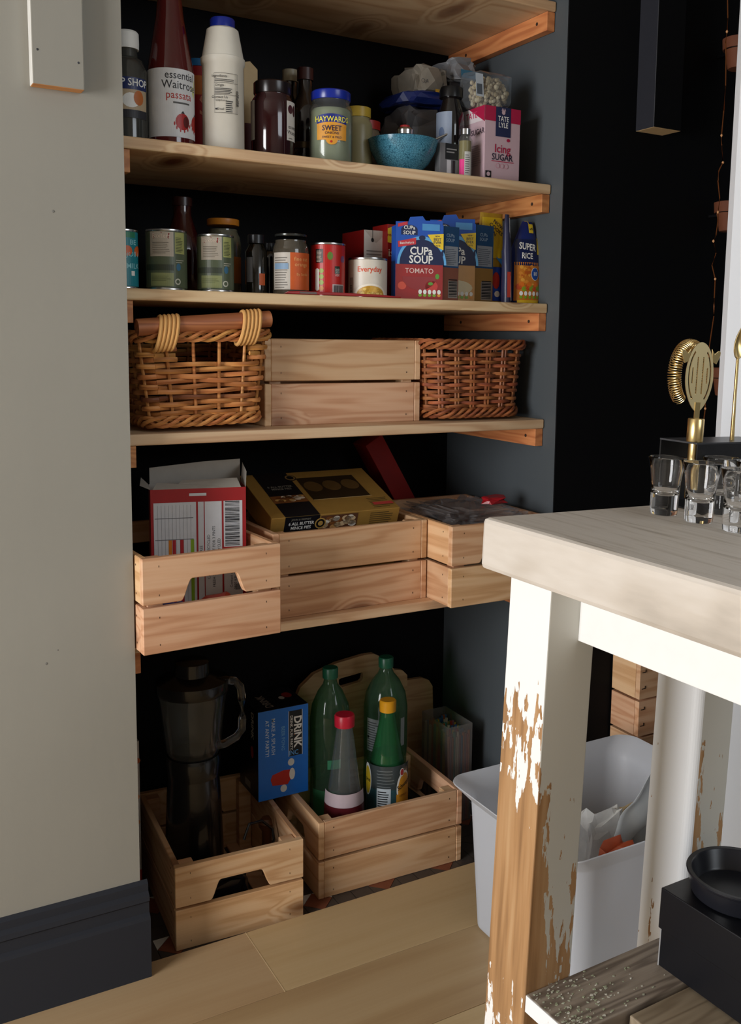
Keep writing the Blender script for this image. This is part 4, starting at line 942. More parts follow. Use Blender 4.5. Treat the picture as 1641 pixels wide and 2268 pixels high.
t = jar('orange_lid_jar', 'glass jar with orange lid behind the right soup can', 'jar', x, .185, z, [('body', body(r, hs - .010, .02, r * .8, .004), P('#5c5c4c', .15, coat=.4)), ('lid', [(r * .88, hs + .0005), (r * .9, hs + .002), (r * .9, hc), (r * .84, hc + .001)], P('#c27a22', .35))])
c = LB(t, r, x, .185); c.rect(0, .02, r * 1.3, hs * .55, P('#a5601e', .5)); c.build('label', t)
for u, ut, yy, rr_, lab in ((567, 522, .11, .0185, 'dark glass bottle with bright edge highlight between cans and orange labelled jar'), (596, 540, .17, .016, 'small dark glass bottle behind the orange labelled jar')):
    q = at(u, ut, y=yy); h = q.z - z
    t = jar('dark_glass_bottle', lab, 'bottle', q.x, yy, z, [('body', [(rr_ - .003, 0), (rr_, .003), (rr_, h * .72), (rr_ * .7, h * .82), (rr_ * .62, h * .86)], P('#15130e', .08, coat=.6)), ('cap', [(rr_ * .75, h * .862), (rr_ * .75, h), (rr_ * .7, h + .001)], P('#16171c', .3))])
    if rr_ > .018: c = LB(t, rr_, q.x, yy); c.rect(-.018, h * .2, -.006, h * .62, P('#6a6c70', .5)); c.rect(.005, h * .15, .016, h * .35, P('#b5501e', .5)); c.build('label', t)
x, r, zt = cyl(604, 684, 560, .088); hs = at(644, 535, y=.088 - r).z - z; hc = at(644, 521, y=.088 - r).z - z
t = jar('marmalade_jar', 'jar with half white half orange label, left of the red can', 'jar', x, .088, z, [('body', body(r, hs, .014, r * .86, .004), P('#4a443a', .1, coat=.5)), ('lid', [(r * .88, hs + .0102), (r * .9, hs + .012), (r * .9, hc + .003), (r * .84, hc + .004)], P('#4a4c4a', .2, .7))])
c = LB(t, r, x, .088); l1 = at(644, 559, y=.088 - r).z - z; c.rect(-.034, .008, -.001, l1, P('#bfb8ae', .5)); c.rect(-.001, .008, .05, l1, P('#c2561f', .5)); c.lines(-.031, .011, -.004, l1 * .92, 13, P('#6a645c', .6), 1, .35); c.rect(-.031, l1 * .6, -.004, l1 * .74, P('#7c9ab8', .5), 2)
c.text('fine cut\norange', .019, l1 * .78, .009, P('#e0a060', .5), 1, .005); c.text('By Seville', .021, l1 * .48, .006, P('#e0a060', .5)); c.build('label', t)
def d_red(c, r, h):
    c.rect(-r * 1.5, .004, r * 1.5, h - .004, P('#b01f1a', .35)); c.rect(-.022, h * .62, -.008, h * .88, P('#2a1a18', .4), 1); c.lines(-.020, h * .64, -.010, h * .86, 9, P('#c8b8a8', .5), 2)
    for k in range(4): c.ell(-.019, h * (.14 + .11 * k), .0042, .0042, WHITE, 1, 12); c.ell(-.011, h * (.14 + .11 * k), .0042, .0042, P('#8aa032' if k else '#c8802a', .4), 1, 12)
    c.rect(-.023, h * .12, -.015, h * .47, WHITE, 1); c.rect(.012, h * .42, .022, h * .56, P('#1c2a1c', .4), 1); c.rect(.008, h * .03, .032, h * .22, P('#b8a8a8', .5), 1); c.lines(.010, h * .05, .030, h * .2, 18, BLACK, 2, .5, True)
    c.ell(.004, h * .75, .005, .007, P('#5a7a2a', .4), 1, 10); c.ell(.03, h * .7, .006, .006, P('#6a3a6a', .4), 1, 10)
    for k in range(5): c.text('TASTY', .017, h * (.50 - .03 * k) , .003, WHITE, 2)
can('red tomato can with silver rim', 'tomato_can', 688, 764, 537, .088, P('#b01f1a', .35), d_red)
def d_ev(c, r, h):
    wm = P('#d3cbbd', .4); c.rect(-r * 1.5, .004, r * 1.5, h - .004, wm); c.text('Everyday', .004, h * .70, .0125, P('#d0481f', .5), 1, .016)
    c.rect(-.038, h * .06, -.028, h * .5, P('#9a938a', .5), 1); c.lines(-.037, h * .1, -.029, h * .32, 6, BLACK, 2); c.ell(.006, h * .06, .030, h * .28, P('#e8e0d0', .4), 1, 24, 0, PI); c.ell(.006, h * .05, .026, h * .24, P('#c89a3a', .4), 2, 24, 0, PI)
    rg = random.Random(6)
    for i in range(26): a = rg.uniform(0.1, PI - .1); q = rg.uniform(.2, .9); c.ell(.006 + .026 * q * math.cos(a), h * .06 + h * .22 * q * math.sin(a), .0032, .0024, P(rg.choice(('#e8c868', '#d8a83a', '#b88a2a')), .4), 3, 8)
can('short cream can printed with a bowl of sweetcorn', 'sweetcorn_can', 772, 857, 570, .088, P('#d3cbbd', .4), d_ev)
# red packet lying flat
a, b = at(628, 655, y=.045), at(885, 655, y=.045); hh_ = at(700, 641, y=.05).z - z
t = thing('red_packet', 'flat red packet lying along the shelf front below the cans', 'packet', (a.x, .0395, z + .0006)); L_ = b.x - a.x
MB().prism([(0, 0), (L_, 0), (L_, .002), (L_ * .8, .0042), (L_ * .4, .0052), (.03, .005), (.008, .004)], 0, .0085, P('#9a1414', .3)).build('wrapper', t, bevel=.0008)
Cv(top(0, 0, .0052)).build('x', t) if False else None
c = Cv(front(0, 0, 0)); c.rect(L_ * .12, .0008, L_ * .26, .0042, P('#6a5a58', .5)); c.build('barcode', t)
# cartons
def carton(name, label, u1, u2, ut, vt, Y, dp, col, cat='carton', group=None, ztop=None, side=None, rz=0):
    a, b = at(u1, ut, y=Y), at(u2, ut, y=Y); h = (ztop or at((u1 + u2) / 2, vt, y=Y).z) - z; w_ = b.x - a.x
    t = thing(name, label, cat, (a.x, Y, z + .0004), rz, group)
    MB().box(0, w_, 0, dp, 0, h, P(col, .45)).build('box', t, bevel=.001)
    return t, w_, h
t, w_, h = carton('cooking_box', 'red and white stock carton behind the sweetcorn can', 806, 858, 560, 511, .15, .09, '#cfc6bc')
c = Cv(front(0, 0, 0)); c.poly([(0, h), (w_ * .5, h * .82), (w_, h)], P('#b8aca0', .5)); c.ell(w_ * .35, h * .86, .003, .004, BLACK, 1, 8); c.rect(w_ * .345, h * .86, w_ * .365, h, BLACK, 1); c.lines(w_ * .1, h * .5, w_ * .9, h * .74, 5, P('#8a8078', .6), 1); c.build('front_print', t)
Cv(left(0, .09, 0)).rect(0, 0, .09, h, P('#8a1614', .45)).build('side_print', t)
t, w_, h = carton('gravy_box', 'red gravy carton with yellow corner, left of the tomato soup carton', 858, 880, 560, 497, .13, .06, '#8a1512')
c = Cv(front(0, 0, 0)); c.poly([(0, h * .94), (0, h * .76), (w_, h * .74), (w_, h)], P('#d8b82a', .45)); c.text('recipe', w_ * .5, h * .86, .009, P('#8a1512', .5), 1, .01); c.text('ist', w_ * .5, h * .62, .02, P('#d8c8a8', .5), 1, .01); c.rect(w_ * .2, .006, w_ * .85, h * .2, P('#5a2420', .5), 1); c.build('front_print', t)
def soup(lab, u1, u2, us, vt, kind, Y=.05):
    a, b = at(u1, 560, y=Y), at(u2, 560, y=Y); w_ = b.x - a.x; h = at((u1 + u2) / 2, vt, y=Y).z - z
    ca = math.radians(-14 if kind == 'full' else -6)
    dp = .028
    t = thing('soup_carton', lab, 'carton', (a.x, Y + .02, z + .0004), -.24, 'opened blue soup cartons')
    BL = P('#1450b0', .5); lowc = '#96160f' if kind == 'full' else '#c8924a'; sd = '#7c4a3a' if kind == 'full' else '#8f6a32'
    T_ = MB(); T_.box(0, w_, 0, .0006, 0, h * .90, BL); T_.box(0, w_, dp - .0006, dp, 0, h * .86, BL); T_.box(0, .0006, 0, dp, 0, h * .88, BL); T_.box(w_ - .0006, w_, 0, dp, 0, h * .86, BL); T_.box(0, w_, 0, dp, 0, .0006, BL)
    T_.build('box', t)
    MB().prism([(0, h * .90), (w_ * .985, h * .90), (w_ * .98, h * .955), (w_ * .62, h * .95), (w_ * .56, h), (w_ * .3, h * .985), (w_ * .26, h * .93), (0, h * .925)], -.0004, .0003, BL).build('front_flap', t)
    F = MB(); F.add([(0, 0, h * .88), (0, dp, h * .86), (-.010, dp * .9, h * .95), (-.012, dp * .1, h * .97)], [(0, 1, 2, 3)], P('#8a9aa8', .5)); F.add([(w_, 0, h * .88), (w_, dp, h * .86), (w_ + .008, dp * .9, h * .93), (w_ + .010, dp * .1, h * .94)], [(0, 1, 2, 3)], P('#8a9aa8', .5)); F.build('side_flaps', t) if False else None
    c = Cv(front(0, -.0004, 0)); DB, LB_ = P('#0e1c48', .5), P('#5aa8e0', .4)
    c.rect(0, 0, w_, h * .42, P(lowc, .4)); c.rect(0, h * .42, w_, h * .9, BL, 0)
    c.ell(w_ * .55, h * .42, w_ * .52, h * .34, LB_, 1, 24, 0, PI); c.ell(w_ * .55, h * .42, w_ * .47, h * .30, DB, 2, 24, 0, PI); c.poly([(w_ * .8, h * .42), (w_, h * .62), (w_, h * .54), (w_ * .93, h * .42)], DB, 3); c.ell(w_ * .55, h * .74, w_ * .07, h * .03, DB, 3, 12)
    c.rect(0, h * .40, w_ * .0, h * .42, DB, 3)
    off = 0 if kind == 'full' else -.012
    c.text('CUPa', w_ * .53, h * .578, .0195, WHITE, 4, .022, sx=.92); c.text('SOUP', w_ * .53, h * .475, .0195, WHITE, 4, .022, sx=.92)
    c.poly([(w_ * .04, h * .69), (w_ * .42, h * .74), (w_ * .42, h * .66), (w_ * .05, h * .62)], P('#c0202a', .4), 4); c.text('Batchelors', w_ * .23, h * .675, .0062, WHITE, 5, .004, rot=.1)
    c.ell(w_ * .28, h * .83, w_ * .17, h * .06, DB, 2, 16, 0, PI); c.rect(w_ * .11, h * .77, w_ * .45, h * .83, DB, 2); c.text('CUPa\nSOUP', w_ * .28, h * .825, .009, WHITE, 3, .012); c.poly([(w_ * .04, h * .9), (w_ * .24, h * .93), (w_ * .24, h * .89), (w_ * .04, h * .86)], P('#c0202a', .4), 3)
    c.rect(w_ * .55, h * .83, w_ * .92, h * .91, P('#3f8cc8', .4), 2)
    c.poly([(w_ * .66, h * .78), (w_ * 1.0, h * .80), (w_ * 1.0, h * .6), (w_ * .82, h * .65)], YEL, 4)
    for k, tt in enumerate(('NEW', 'BEST', 'EVER', 'TASTE')): c.text(tt, w_ * .87, h * (.765 - .038 * k), .0068 if 0 < k < 3 else .004, P('#1c2a4a', .5), 5, .01)
    if kind == 'full':
        c.text('TOMATO', w_ * .5, h * .34, .0125, P('#e8c8c0', .5), 2, .004); c.ell(w_ * .5, h * .27, w_ * .36, h * .16, P('#8a1410', .3), 1, 24, PI, 2 * PI); c.ell(w_ * .14, h * .16, .008, .007, P('#c8462a', .3), 1); c.ell(w_ * .76, h * .16, .012, .010, P('#c02a1c', .3), 1); c.ell(w_ * .88, h * .28, .004, .005, GREEN, 2, 8); c.ell(w_ * .74, h * .19, .005, .003, GREEN, 2, 8)
    else:
        c.rect(w_ * .0, h * .2, w_ * .5, h * .4, P('#d8a870', .4), 1); c.text('CHICKEN\nVEGETABLE', w_ * .28, h * .33, .0095, P('#3a2a2a', .5), 2, .006); c.ell(w_ * .55, h * .16, w_ * .4, h * .09, P('#d8c8a0', .4), 1)
    for k in range(5): c.ell(w_ * (.52 + .1 * k), h * .09, .0034, .0042, WHITE, 3, 10); c.ell(w_ * (.52 + .1 * k), h * .05, .0034, .003, P('#7aa82a' if k < 4 else '#d8902a', .4), 2, 10)
    c.build('front_print', t)
    # right hand neighbour face: printed side seen from the front (folded wing of the carton)
    a2, b2 = at(u2, 560, y=Y + .004), at(us, 560, y=Y + .012); ws = b2.x - a2.x - .001
    sp_ = MB().box(.0004, ws, .0, .0008, 0, h * .9, P('#1c4a80', .45)).build('side_panel', t, loc=(w_, .001, 0), rot=(0, 0, math.radians(24)))
    c = Cv(front(0, 0, 0)); c.rect(.0005, 0, ws, h * .40, P(sd, .5)); c.rect(.0005, h * .4, ws, h * .9, P('#1f466e', .45)); c.rect(ws * .1, h * .42, ws * .94, h * .66, P('#8a9098', .5), 1); c.lines(ws * .16, h * .44, ws * .88, h * .64, 9, P('#4a5260', .6), 2, .3); c.text('CUPa\nSOUP', ws * .45, h * .76, .0085, P('#8aa0b8', .5), 1, .012)
    c.rect(ws * .35, .004, ws * .94, h * .24, P('#8a8078', .5), 1); c.lines(.007, ws, .007, ws, 0, BLACK) if False else None
    for k in range(12): c.rect(ws * .38, .007 + k * h * .018, ws * .9, .007 + k * h * .018 + h * .008 * (1 + k % 2 * .5), BLACK, 2)
    o = c.build('side_print', sp_); return t
soup('blue and red tomato soup carton, leftmost of the two soup cartons', 888, 983, 1019, 478, 'full')
soup('blue and orange chicken soup carton, right of the tomato one', 964, 1054, 1096, 474, 'half', .088)
# pouches
def pouch(name, lab, u1, u2, vt, Y, dep, mat, cat='pouch', topw=.6, lean=.0, rz=0):
    a, b = at(u1, 600, y=Y), at(u2, 600, y=Y); w_ = b.x - a.x; h = at((u1 + u2) / 2, vt, y=Y).z - z
    t = thing(name, lab, cat, ((a.x + b.x) / 2, Y + dep / 2, z + .0004), rz, 'rice and noodle pouches')
    n, m = 14, 12; vs, fs = [], []
    for j in range(m + 1):
        f = j / m; ww = w_ / 2 * (1 - (1 - topw) * max(0, (f - .62) / .38) ** 1.2); dd = dep / 2 * (max(.02, math.cos(f * PI / 2)) ** .6)
        for i in range(n):
            a_ = 2 * PI * i / n; ca, sa = math.cos(a_), math.sin(a_)
            vs.append((ww * math.copysign(abs(ca) ** .8, ca) + lean * f * f, dd * sa + .0015 * noise.noise(Vector((i * .9, j * .7, w_ * 99))), h * f))
    for j in range(m):
        for i in range(n): k = (i + 1) % n; fs.append((j * n + i, j * n + k, (j + 1) * n + k, (j + 1) * n + i))
    fs += [tuple(range(n))[::-1], tuple(m * n + i for i in range(n))]
    MB().add(vs, fs, mat).build('pouch', t, smooth=True)
    def F(s_, t_, hh):
        f = min(1, max(0, t_ / h)); ww = w_ / 2 * (1 - (1 - topw) * max(0, (f - .62) / .38) ** 1.2); dd = dep / 2 * (max(.02, math.cos(f * PI / 2)) ** .6); q = min(.98, abs(s_) / ww)
        return Vector((s_ + lean * f * f, -dd * (1 - q ** 2.5) ** .4 - .0012 - hh, t_))
    c = Cv(F, .004); return t, w_, h, c
def grid(c, s0, t0, s1, t1, mat, l=0, n=6):
    for i in range(n): c.rect(s0, t0 + (t1 - t0) * i / n, s1, t0 + (t1 - t0) * (i + 1) / n, mat, l)
t, w_, h, c = pouch('noodle_pouch', 'blue and yellow pouch reading now cooks, right of the soup cartons', 1066, 1120, 470, .10, .035, P('#b8902a', .4), topw=.9, lean=.004)
grid(c, -w_ * .42, h * .5, w_ * .42, h * .95, P('#dcb820', .4)); c.text('NOW\nCOOKS\nIN', w_ * .12, h * .82, .0105, P('#1c2440', .5), 2, .014, rot=-.6); grid(c, -w_ * .4, 0.004, w_ * .42, h * .4, P('#223c8c', .4)); c.ell(w_ * .1, h * .25, .009, .016, P('#a02418', .4), 2); c.ell(w_ * .15, h * .1, .007, .006, P('#c8b8a8', .4), 2, 10); c.poly([(w_ * .1, h * .5), (w_ * .4, h * .42), (w_ * .4, h * .6)], P('#3f8ccc', .4), 2); c.build('print', t)
t, w_, h, c = pouch('noodle_pouch', 'thin pouch seen edge on with silver seam, beside the yellow pouch', 1121, 1138, 474, .062, .022, P('#2a2c48', .35), topw=.5, lean=-.002)
grid(c, -w_ * .3, .01, w_ * .1, h * .35, P('#a8382a', .4)); c.rect(w_ * .12, .004, w_ * .22, h * .96, P('#c8ccd0', .25), 2); c.build('print', t)
t, w_, h, c = pouch('rice_pouch', 'blue and orange rice pouch with twisted yellow top, rightmost on its shelf', 1143, 1206, 489, .066, .04, P('#1a2a6c', .35), topw=.35, lean=.004)
grid(c, -w_ * .45, h * .46, w_ * .36, h * .78, P('#131f4c', .35)); c.text('SUPER', -w_ * .08, h * .685, .018, WHITE, 3, .022, sx=.75, rot=-.1); c.text('RICE', -w_ * .1, h * .575, .0155, WHITE, 3, .022, sx=.8, rot=-.03)
grid(c, -w_ * .47, h * .03, w_ * .40, h * .5, P('#c87a26', .4), 0); rg = random.Random(3)
for i in range(26): c.ell(rg.uniform(-w_ * .36, w_ * .12), rg.uniform(h * .2, h * .45), .0045, .0035, P(rg.choice(('#e0a040', '#b85a1c', '#d88a30')), .4), 1, 8)
for i in range(9): c.ell(-w_ * .36 + w_ * .08 * i, h * .2 + .004 * math.sin(i * 2), .006, .006, P(('#c0481c', '#d8701f', '#7a9a2a')[i % 3], .4), 2, 10)
c.ell(w_ * .16, h * .36, .0095, .0125, WHITE, 3); c.ell(w_ * .16, h * .36, .0085, .0115, P('#1c4a9c', .4), 4); c.text('10', w_ * .16, h * .36, .0095, WHITE, 5, .02)
for k in range(5): c.ell(w_ * (-.3 + .14 * k), h * .12, .0036, .0044, WHITE, 3, 10); c.ell(w_ * (-.3 + .14 * k), h * .075, .0032, .003, P('#7aa82a', .4), 2, 8)
grid(c, -w_ * .4, h * .006, w_ * .3, h * .04, P('#e0b82a', .4), 1, 2); grid(c, w_ * .25, h * .6, w_ * .42, h * .8, P('#e0c22a', .4), 2, 4); grid(c, -w_ * .02, h * .86, w_ * .14, h * .97, P('#e0c22a', .4), 2, 3); c.text('x4', w_ * .06, h * .91, .008, BLACK, 3, .01); c.build('print', t)
MB().add([(-.004, -.004, h * .9), (.012, -.006, h * .88), (.004, -.002, h * 1.0), (-.002, .001, h * 1.01)], [(0, 1, 2, 3)], P('#e0c22a', .4)).build('torn_corner', t)
# ---- lowest shelf crates contents
z = Z5
Yc = .085; a, b = at(341, 1150, y=Yc), at(543, 1150, y=Yc); w_ = b.x - a.x; zb = Z5 + .0075; h = at(445, 1082, y=Yc).z - zb; dp = .065
t = thing('opened_box', 'opened red and white food box with torn grey flaps in the left shelf crate', 'box', (a.x, Yc + .02, zb), -.22)
IN = P('#a9a49b', .6); RD_ = P('#a01e22', .45)
m = MB(); m.box(0, w_, 0, .0007, 0, h, RD_); m.box(0, .0007, .0008, dp, 0, h - .002, RD_); m.box(w_ - .0007, w_, .0008, dp, 0, h, RD_); m.box(0.0008, w_ - .0008, dp - .0007, dp, 0, h, IN); m.box(.0008, w_ - .0008, .0008, dp - .0008, 0, .0007, IN); m.build('box', t)
m = MB().prism([(.002, h), (w_ - .001, h), (w_ - .001, h + .040), (w_ * .6, h + .037), (.002, h + .028)], 0, .0007, IN); m.build('back_flap', t, loc=(0, dp, 0), rot=(math.radians(0), 0, 0))
MB().add([(w_, 0, h), (w_, dp, h), (w_ + .003, dp, h + .034), (w_ + .002, .004, h + .026)], [(0, 1, 2, 3)], IN).build('side_flap', t); m = MB().add([(0, 0, h), (0, dp, h), (-.012, dp, h + .012), (-.016, .01, h + .006)], [(0, 1, 2, 3)], IN)
m.build('side_flap', t); m = MB().add([(.004, 0, h), (w_ * .95, 0, h), (w_ * .93, dp * .45, h + .012), (w_ * .34, dp * .5, h + .010), (w_ * .3, dp * .3, h + .006), (.012, dp * .35, h + .008)], [(0, 1, 2, 3, 4, 5)], P('#bdb8ae', .6)); m.build('front_flap', t)
c = Cv(front(0, 0, 0)); G = P('#d0d0d2', .5); sx_ = w_
c.rect(w_ * .03, h * .04, w_ * .47, h * .90, G); c.rect(w_ * .49, h * .04, w_ * .55, h * .90, G); c.rect(w_ * .56, h * .04, w_ * .74, h * .90, G); c.rect(w_ * .76, h * .55, w_ * .96, h * .90, G); c.rect(w_ * .76, h * .04, w_ * .96, h * .53, G)
c.rect(w_ * .4, h * .945, w_ * .58, h * .965, G)
for k in range(10): c.rect(w_ * (.07 + k * .038), h * .06, w_ * (.072 + k * .038), h * .88, P('#77777a', .6), 1)
for q_ in (.62, .78): c.rect(w_ * .04, h * q_, w_ * .44, h * (q_ + .006), P('#77777a', .6), 1)
for k, cc in ((.18, '#d07a1c'), (.22, '#b0222a'), (.30, '#b0222a'), (.41, '#84a81c')): c.rect(w_ * k, h * .06, w_ * (k + .035), h * .62, P(cc, .5), 2)
rg = random.Random(9)
for k in range(34):
    tt = .56 + .34 * k / 34; c.rect(w_ * .775, h * tt, w_ * .93, h * (tt + .0055 * rg.uniform(.5, 1.6)), BLACK, 1)
for k, (tt, st_) in enumerate((('GLUTEN FREE', .52), ('CARD WIDELY RECYCLED', .60), ('FRESH SEALED AT BEST FOR 3 PINTS', .655), ('FILM NOT RECYCLED', .71))): c.text(tt, w_ * st_, h * .48, .0065, P('#3a3a3c', .6), 1, .002, rot=PI / 2)
for k in (.58, .64, .70): c.rect(w_ * k, h * .06, w_ * (k + .03), h * .11, P('#8aa83a' if k < .7 else '#222222', .5), 1)
c.text('Contact us\n0800 636 262', w_ * .86, h * .3, .0065, P('#3a3a3c', .6), 1, .002, rot=PI / 2); c.ell(w_ * .80, h * .1, .002, .002, BLACK, 1, 8); c.lines(w_ * .88, h * .1, w_ * .94, h * .45, 3, P('#88888a', .6), 1)
c.build('back_print', t)
for i, (xx, yy, hh_, cc, lab) in enumerate(((.045, .03, .055, '#27347c', 'blue crumpled snack packet behind the handle hole of the left shelf crate'), (.125, .025, .06, '#a5321c', 'red crumpled snack packet behind the handle hole of the left shelf crate'), (.165, .03, .05, '#b5742a', 'orange snack packet at the right inside the left shelf crate'))):
    t = thing('snack_packet', lab, 'packet', (.0045 + xx + .006, -.0342 + yy + .022, zb), .1 * i, 'snack packets in the crate')
    link(crumple(.062, .03, hh_, P(cc, .3), 2.2 + i, .2), 'pouch', t)
# pie boxes in the middle crate
GB = P('#b38b45', .38, .35, .06)
Yp = .098; a, b = at(602, 1140, y=Yp), at(889, 1135, y=Yp); w_ = b.x - a.x; th_ = .032; tilt = math.radians(20); D_ = .165; zf = at(745, 1137, y=Yp).z
t = thing('pie_box', 'gold and black window box of mince pies tilted in the middle shelf crate', 'box', (a.x, Yp, zf)); t.rotation_euler = (tilt, 0, .02)
MB().box(0, w_, 0, D_, -th_ - .01, 0, GB).build('box', t, bevel=.001)
BK = P('#0e1016', .4)
c = Cv(top(0, 0, 0)); c.rect(w_ * .10, 0, w_ * .36, D_, BK); c.rect(w_ * .10, D_ * .30, w_ * .36, D_ * .46, P('#7a4a24', .4), 1); rg = random.Random(2)
for k in range(22): c.ell(w_ * rg.uniform(.12, .34), D_ * rg.uniform(.33, .44), .006, .004, P(rg.choice(('#c89a5a', '#e0d0b8', '#6a3a1c')), .4), 2, 8)
c.text('6 ALL BUTTER\nMINCE PIES', w_ * .23, D_ * .64, .0088, P('#8a8678', .4), 2, .008, sx=.9); c.ell(w_ * .36, D_ * .86, .012, .012, BK, 2, 20); c.ell(w_ * .36, D_ * .86, .010, .010, P('#8a6a3a', .4), 3, 20); c.ell(w_ * .36, D_ * .86, .007, .007, BK, 4, 20)
c.rect(w_ * .40, D_ * .32, w_ * .86, D_ * .84, P('#2c2114', .12), 1); c.rect(w_ * .40, D_ * .31, w_ * .87, D_ * .322, P('#c8a870', .4), 2)
for k in range(3): c.ell(w_ * (.48 + k * .15), D_ * .62, .018, .02, P('#5c4424', .25), 2, 20)
c.lines(w_ * .80, D_ * .05, w_ * .98, D_ * .28, 7, P('#5a4420', .6), 1, .35); c.rect(w_ * .82, D_ * .1, w_ * .98, D_ * .16, P('#b8403a', .5), 2); c.build('top_print', t)
c = Cv(front(0, 0, 0)); c.rect(w_ * .10, -th_, w_ * .36, 0, BK); c.text('6 ALL BUTTER\nMINCE PIES', w_ * .225, -th_ * .6, .0088, WHITE, 1, .012, sx=.9); c.text('JOHN & FRIENDS', w_ * .22, -th_ * .2, .005, P('#8a8678', .5))
c.rect(w_ * .37, -th_, w_ * .66, -.003, P('#5a3a28', .4))
for k in range(26): c.ell(w_ * rg.uniform(.40, .64), -th_ * rg.uniform(.3, .9), .007, .005, P(rg.choice(('#cbb08a', '#e0d8c8', '#7a4a24', '#b88a54')), .4), 1, 10)
c.ell(w_ * .37, -th_ * .55, .011, .011, P('#b08c48', .4), 2, 22); c.ell(w_ * .37, -th_ * .55, .0085, .0085, BK, 3, 22); c.ell(w_ * .37, -th_ * .55, .005, .005, P('#b08c48', .4), 4, 16)
c.lines(w_ * .76, -th_ * .9, w_ * .97, -th_ * .1, 6, P('#5a4420', .6), 1, .4, seed=3); c.build('front_print', t)
# support under it
t = thing('lower_box', 'gold box mostly hidden below the tilted pie box', 'box', (a.x + .006, .098, Z5 + .0075))
MB().box(0, w_ - .02, 0, .155, 0, zf - Z5 - .058, GB).build('box', t, bevel=.001)
# red leaning box
q0, q1 = at(915, 1140, y=.3), at(828, 975, y=.3)
d = q1 - q0; an = math.atan2(d.x, d.z); L_ = d.length + .05
t = thing('red_box', 'long red carton leaning to the left at the back of the middle shelf crate', 'carton', q0 - d.normalized() * .05, 0); t.rotation_euler = (0, an, 0)
MB().box(-.022, .022, 0, .06, 0, L_, P('#8a1512', .45)).build('box', t, bevel=.001)
# contents of right crate
t = thing('wrapped_tray', 'crumpled clear wrapped tray in the right shelf crate', 'tray', (.68, .10, Z5 + .0075)); 
MB().box(-.076, .074, -.08, .13, 0, .10, P('#9a8468', .6)).build('tray', t, bevel=.003)
o = link(crumple(.17, .2, .05, film('shiny_wrap', '#e6e6e8', .10, .06), 4.4, .35, 4, 26), 'clear_wrap', t, loc=(-.005, .0, .105))
t = thing('red_wrapper', 'small red foil wrapper on the clear wrap in the right shelf crate', 'wrapper', (at(1100, 1130, y=.07).x, .08, Z5 + .165)); link(crumple(.05, .03, .014, P('#a01a22', .3), 6.1, .4, 2), 'foil', t)
# ---- floor: blender in the left crate
Yb = .205; jx, jr, _ = cyl(347, 507, 1600, Yb); zj = at(425, 1700, y=Yb).z; zl = at(425, 1530, y=Yb).z; zt = at(425, 1465, y=Yb).z
t = thing('blender', 'black blender with glass jug and clear handle standing in the left floor crate', 'blender', (jx, Yb, .0075))
BB = P('#0d0d0f', .25, coat=.3); zj -= .0075; zl -= .0075; zt -= .0075
MB().lathe([(jr * .80, 0), (jr * .83, .01), (jr * .82, zj * .4), (jr * .76, zj * .8), (jr * .72, zj - .012)], 40, BB).build('motor_base', t, smooth=True)
MB().lathe([(jr * .74, zj - .0115), (jr * .78, zj + .02), (jr * .74, zj + .028)], 40, BB).build('collar', t, smooth=True)
jg = MB().lathe([(jr * .7, zj + .0285), (jr * .78, zj + .04), (jr * .94, zl - .01), (jr, zl), (jr * .97, zl), (jr * .91, zl - .012), (jr * .75, zj + .042), (0, zj + .036)], 40, film('jug_glass', '#e4e8e8', .035, .04), close=False); jg.build('glass_jug', t, smooth=True)
MB().lathe([(jr * 1.0, zl + .0004), (jr * 1.04, zl + .006), (jr * 1.02, zl + .022), (jr * .5, zl + .032), (jr * .48, zt), (jr * .42, zt + .003)], 40, BB).build('lid', t, smooth=True)
hx = lambda u, v: at(u, v, y=Yb - .03)
pts = [hx(u, v) - Vector((jx, Yb, .0075)) for u, v in ((478, 1510), (500, 1505), (522, 1508), (533, 1522), (536, 1550), (537, 1590), (536, 1615), (524, 1632), (500, 1646), (478, 1652))]
MB().tube(pts, .0075, 10, glass('#e8e8e8', .02)).build('jug_handle', t, smooth=True)
rg = random.Random(3)
t = thing('power_cable', 'black power cable looping over the side of the left floor crate', 'cable', (.24, .17, .05))
pc = [at(540, 1860, y=.13), at(552, 1825, y=.14), at(580, 1818, y=.15), at(603, 1835, y=.15), at(607, 1860, y=.14), at(600, 1880, y=.12), at(570, 1900, y=.12)]
MB().tube([p - t.location for p in pc], .0026, 8, BLACKP).build('cable', t, smooth=True)
t = thing('kitchen_gadget', 'small black kitchen gadget lying in front of the blender', 'gadget', (.165, .1, .0075)); link(crumple(.10, .05, .09, P('#0c0c10', .25), 8.8, .3), 'housing', t)
q = at(602, 1812, y=.2); t = thing('bottle_stopper', 'round brown wooden stopper inside the left floor crate', 'stopper', (q.x - .01, .2, .0075)); MB().lathe([(.010, 0), (.010, q.z - .03), (.016, q.z - .02), (.017, q.z - .012), (.010, q.z - .004)], 20, P('#6a4228', .4)).build('body', t, smooth=True)
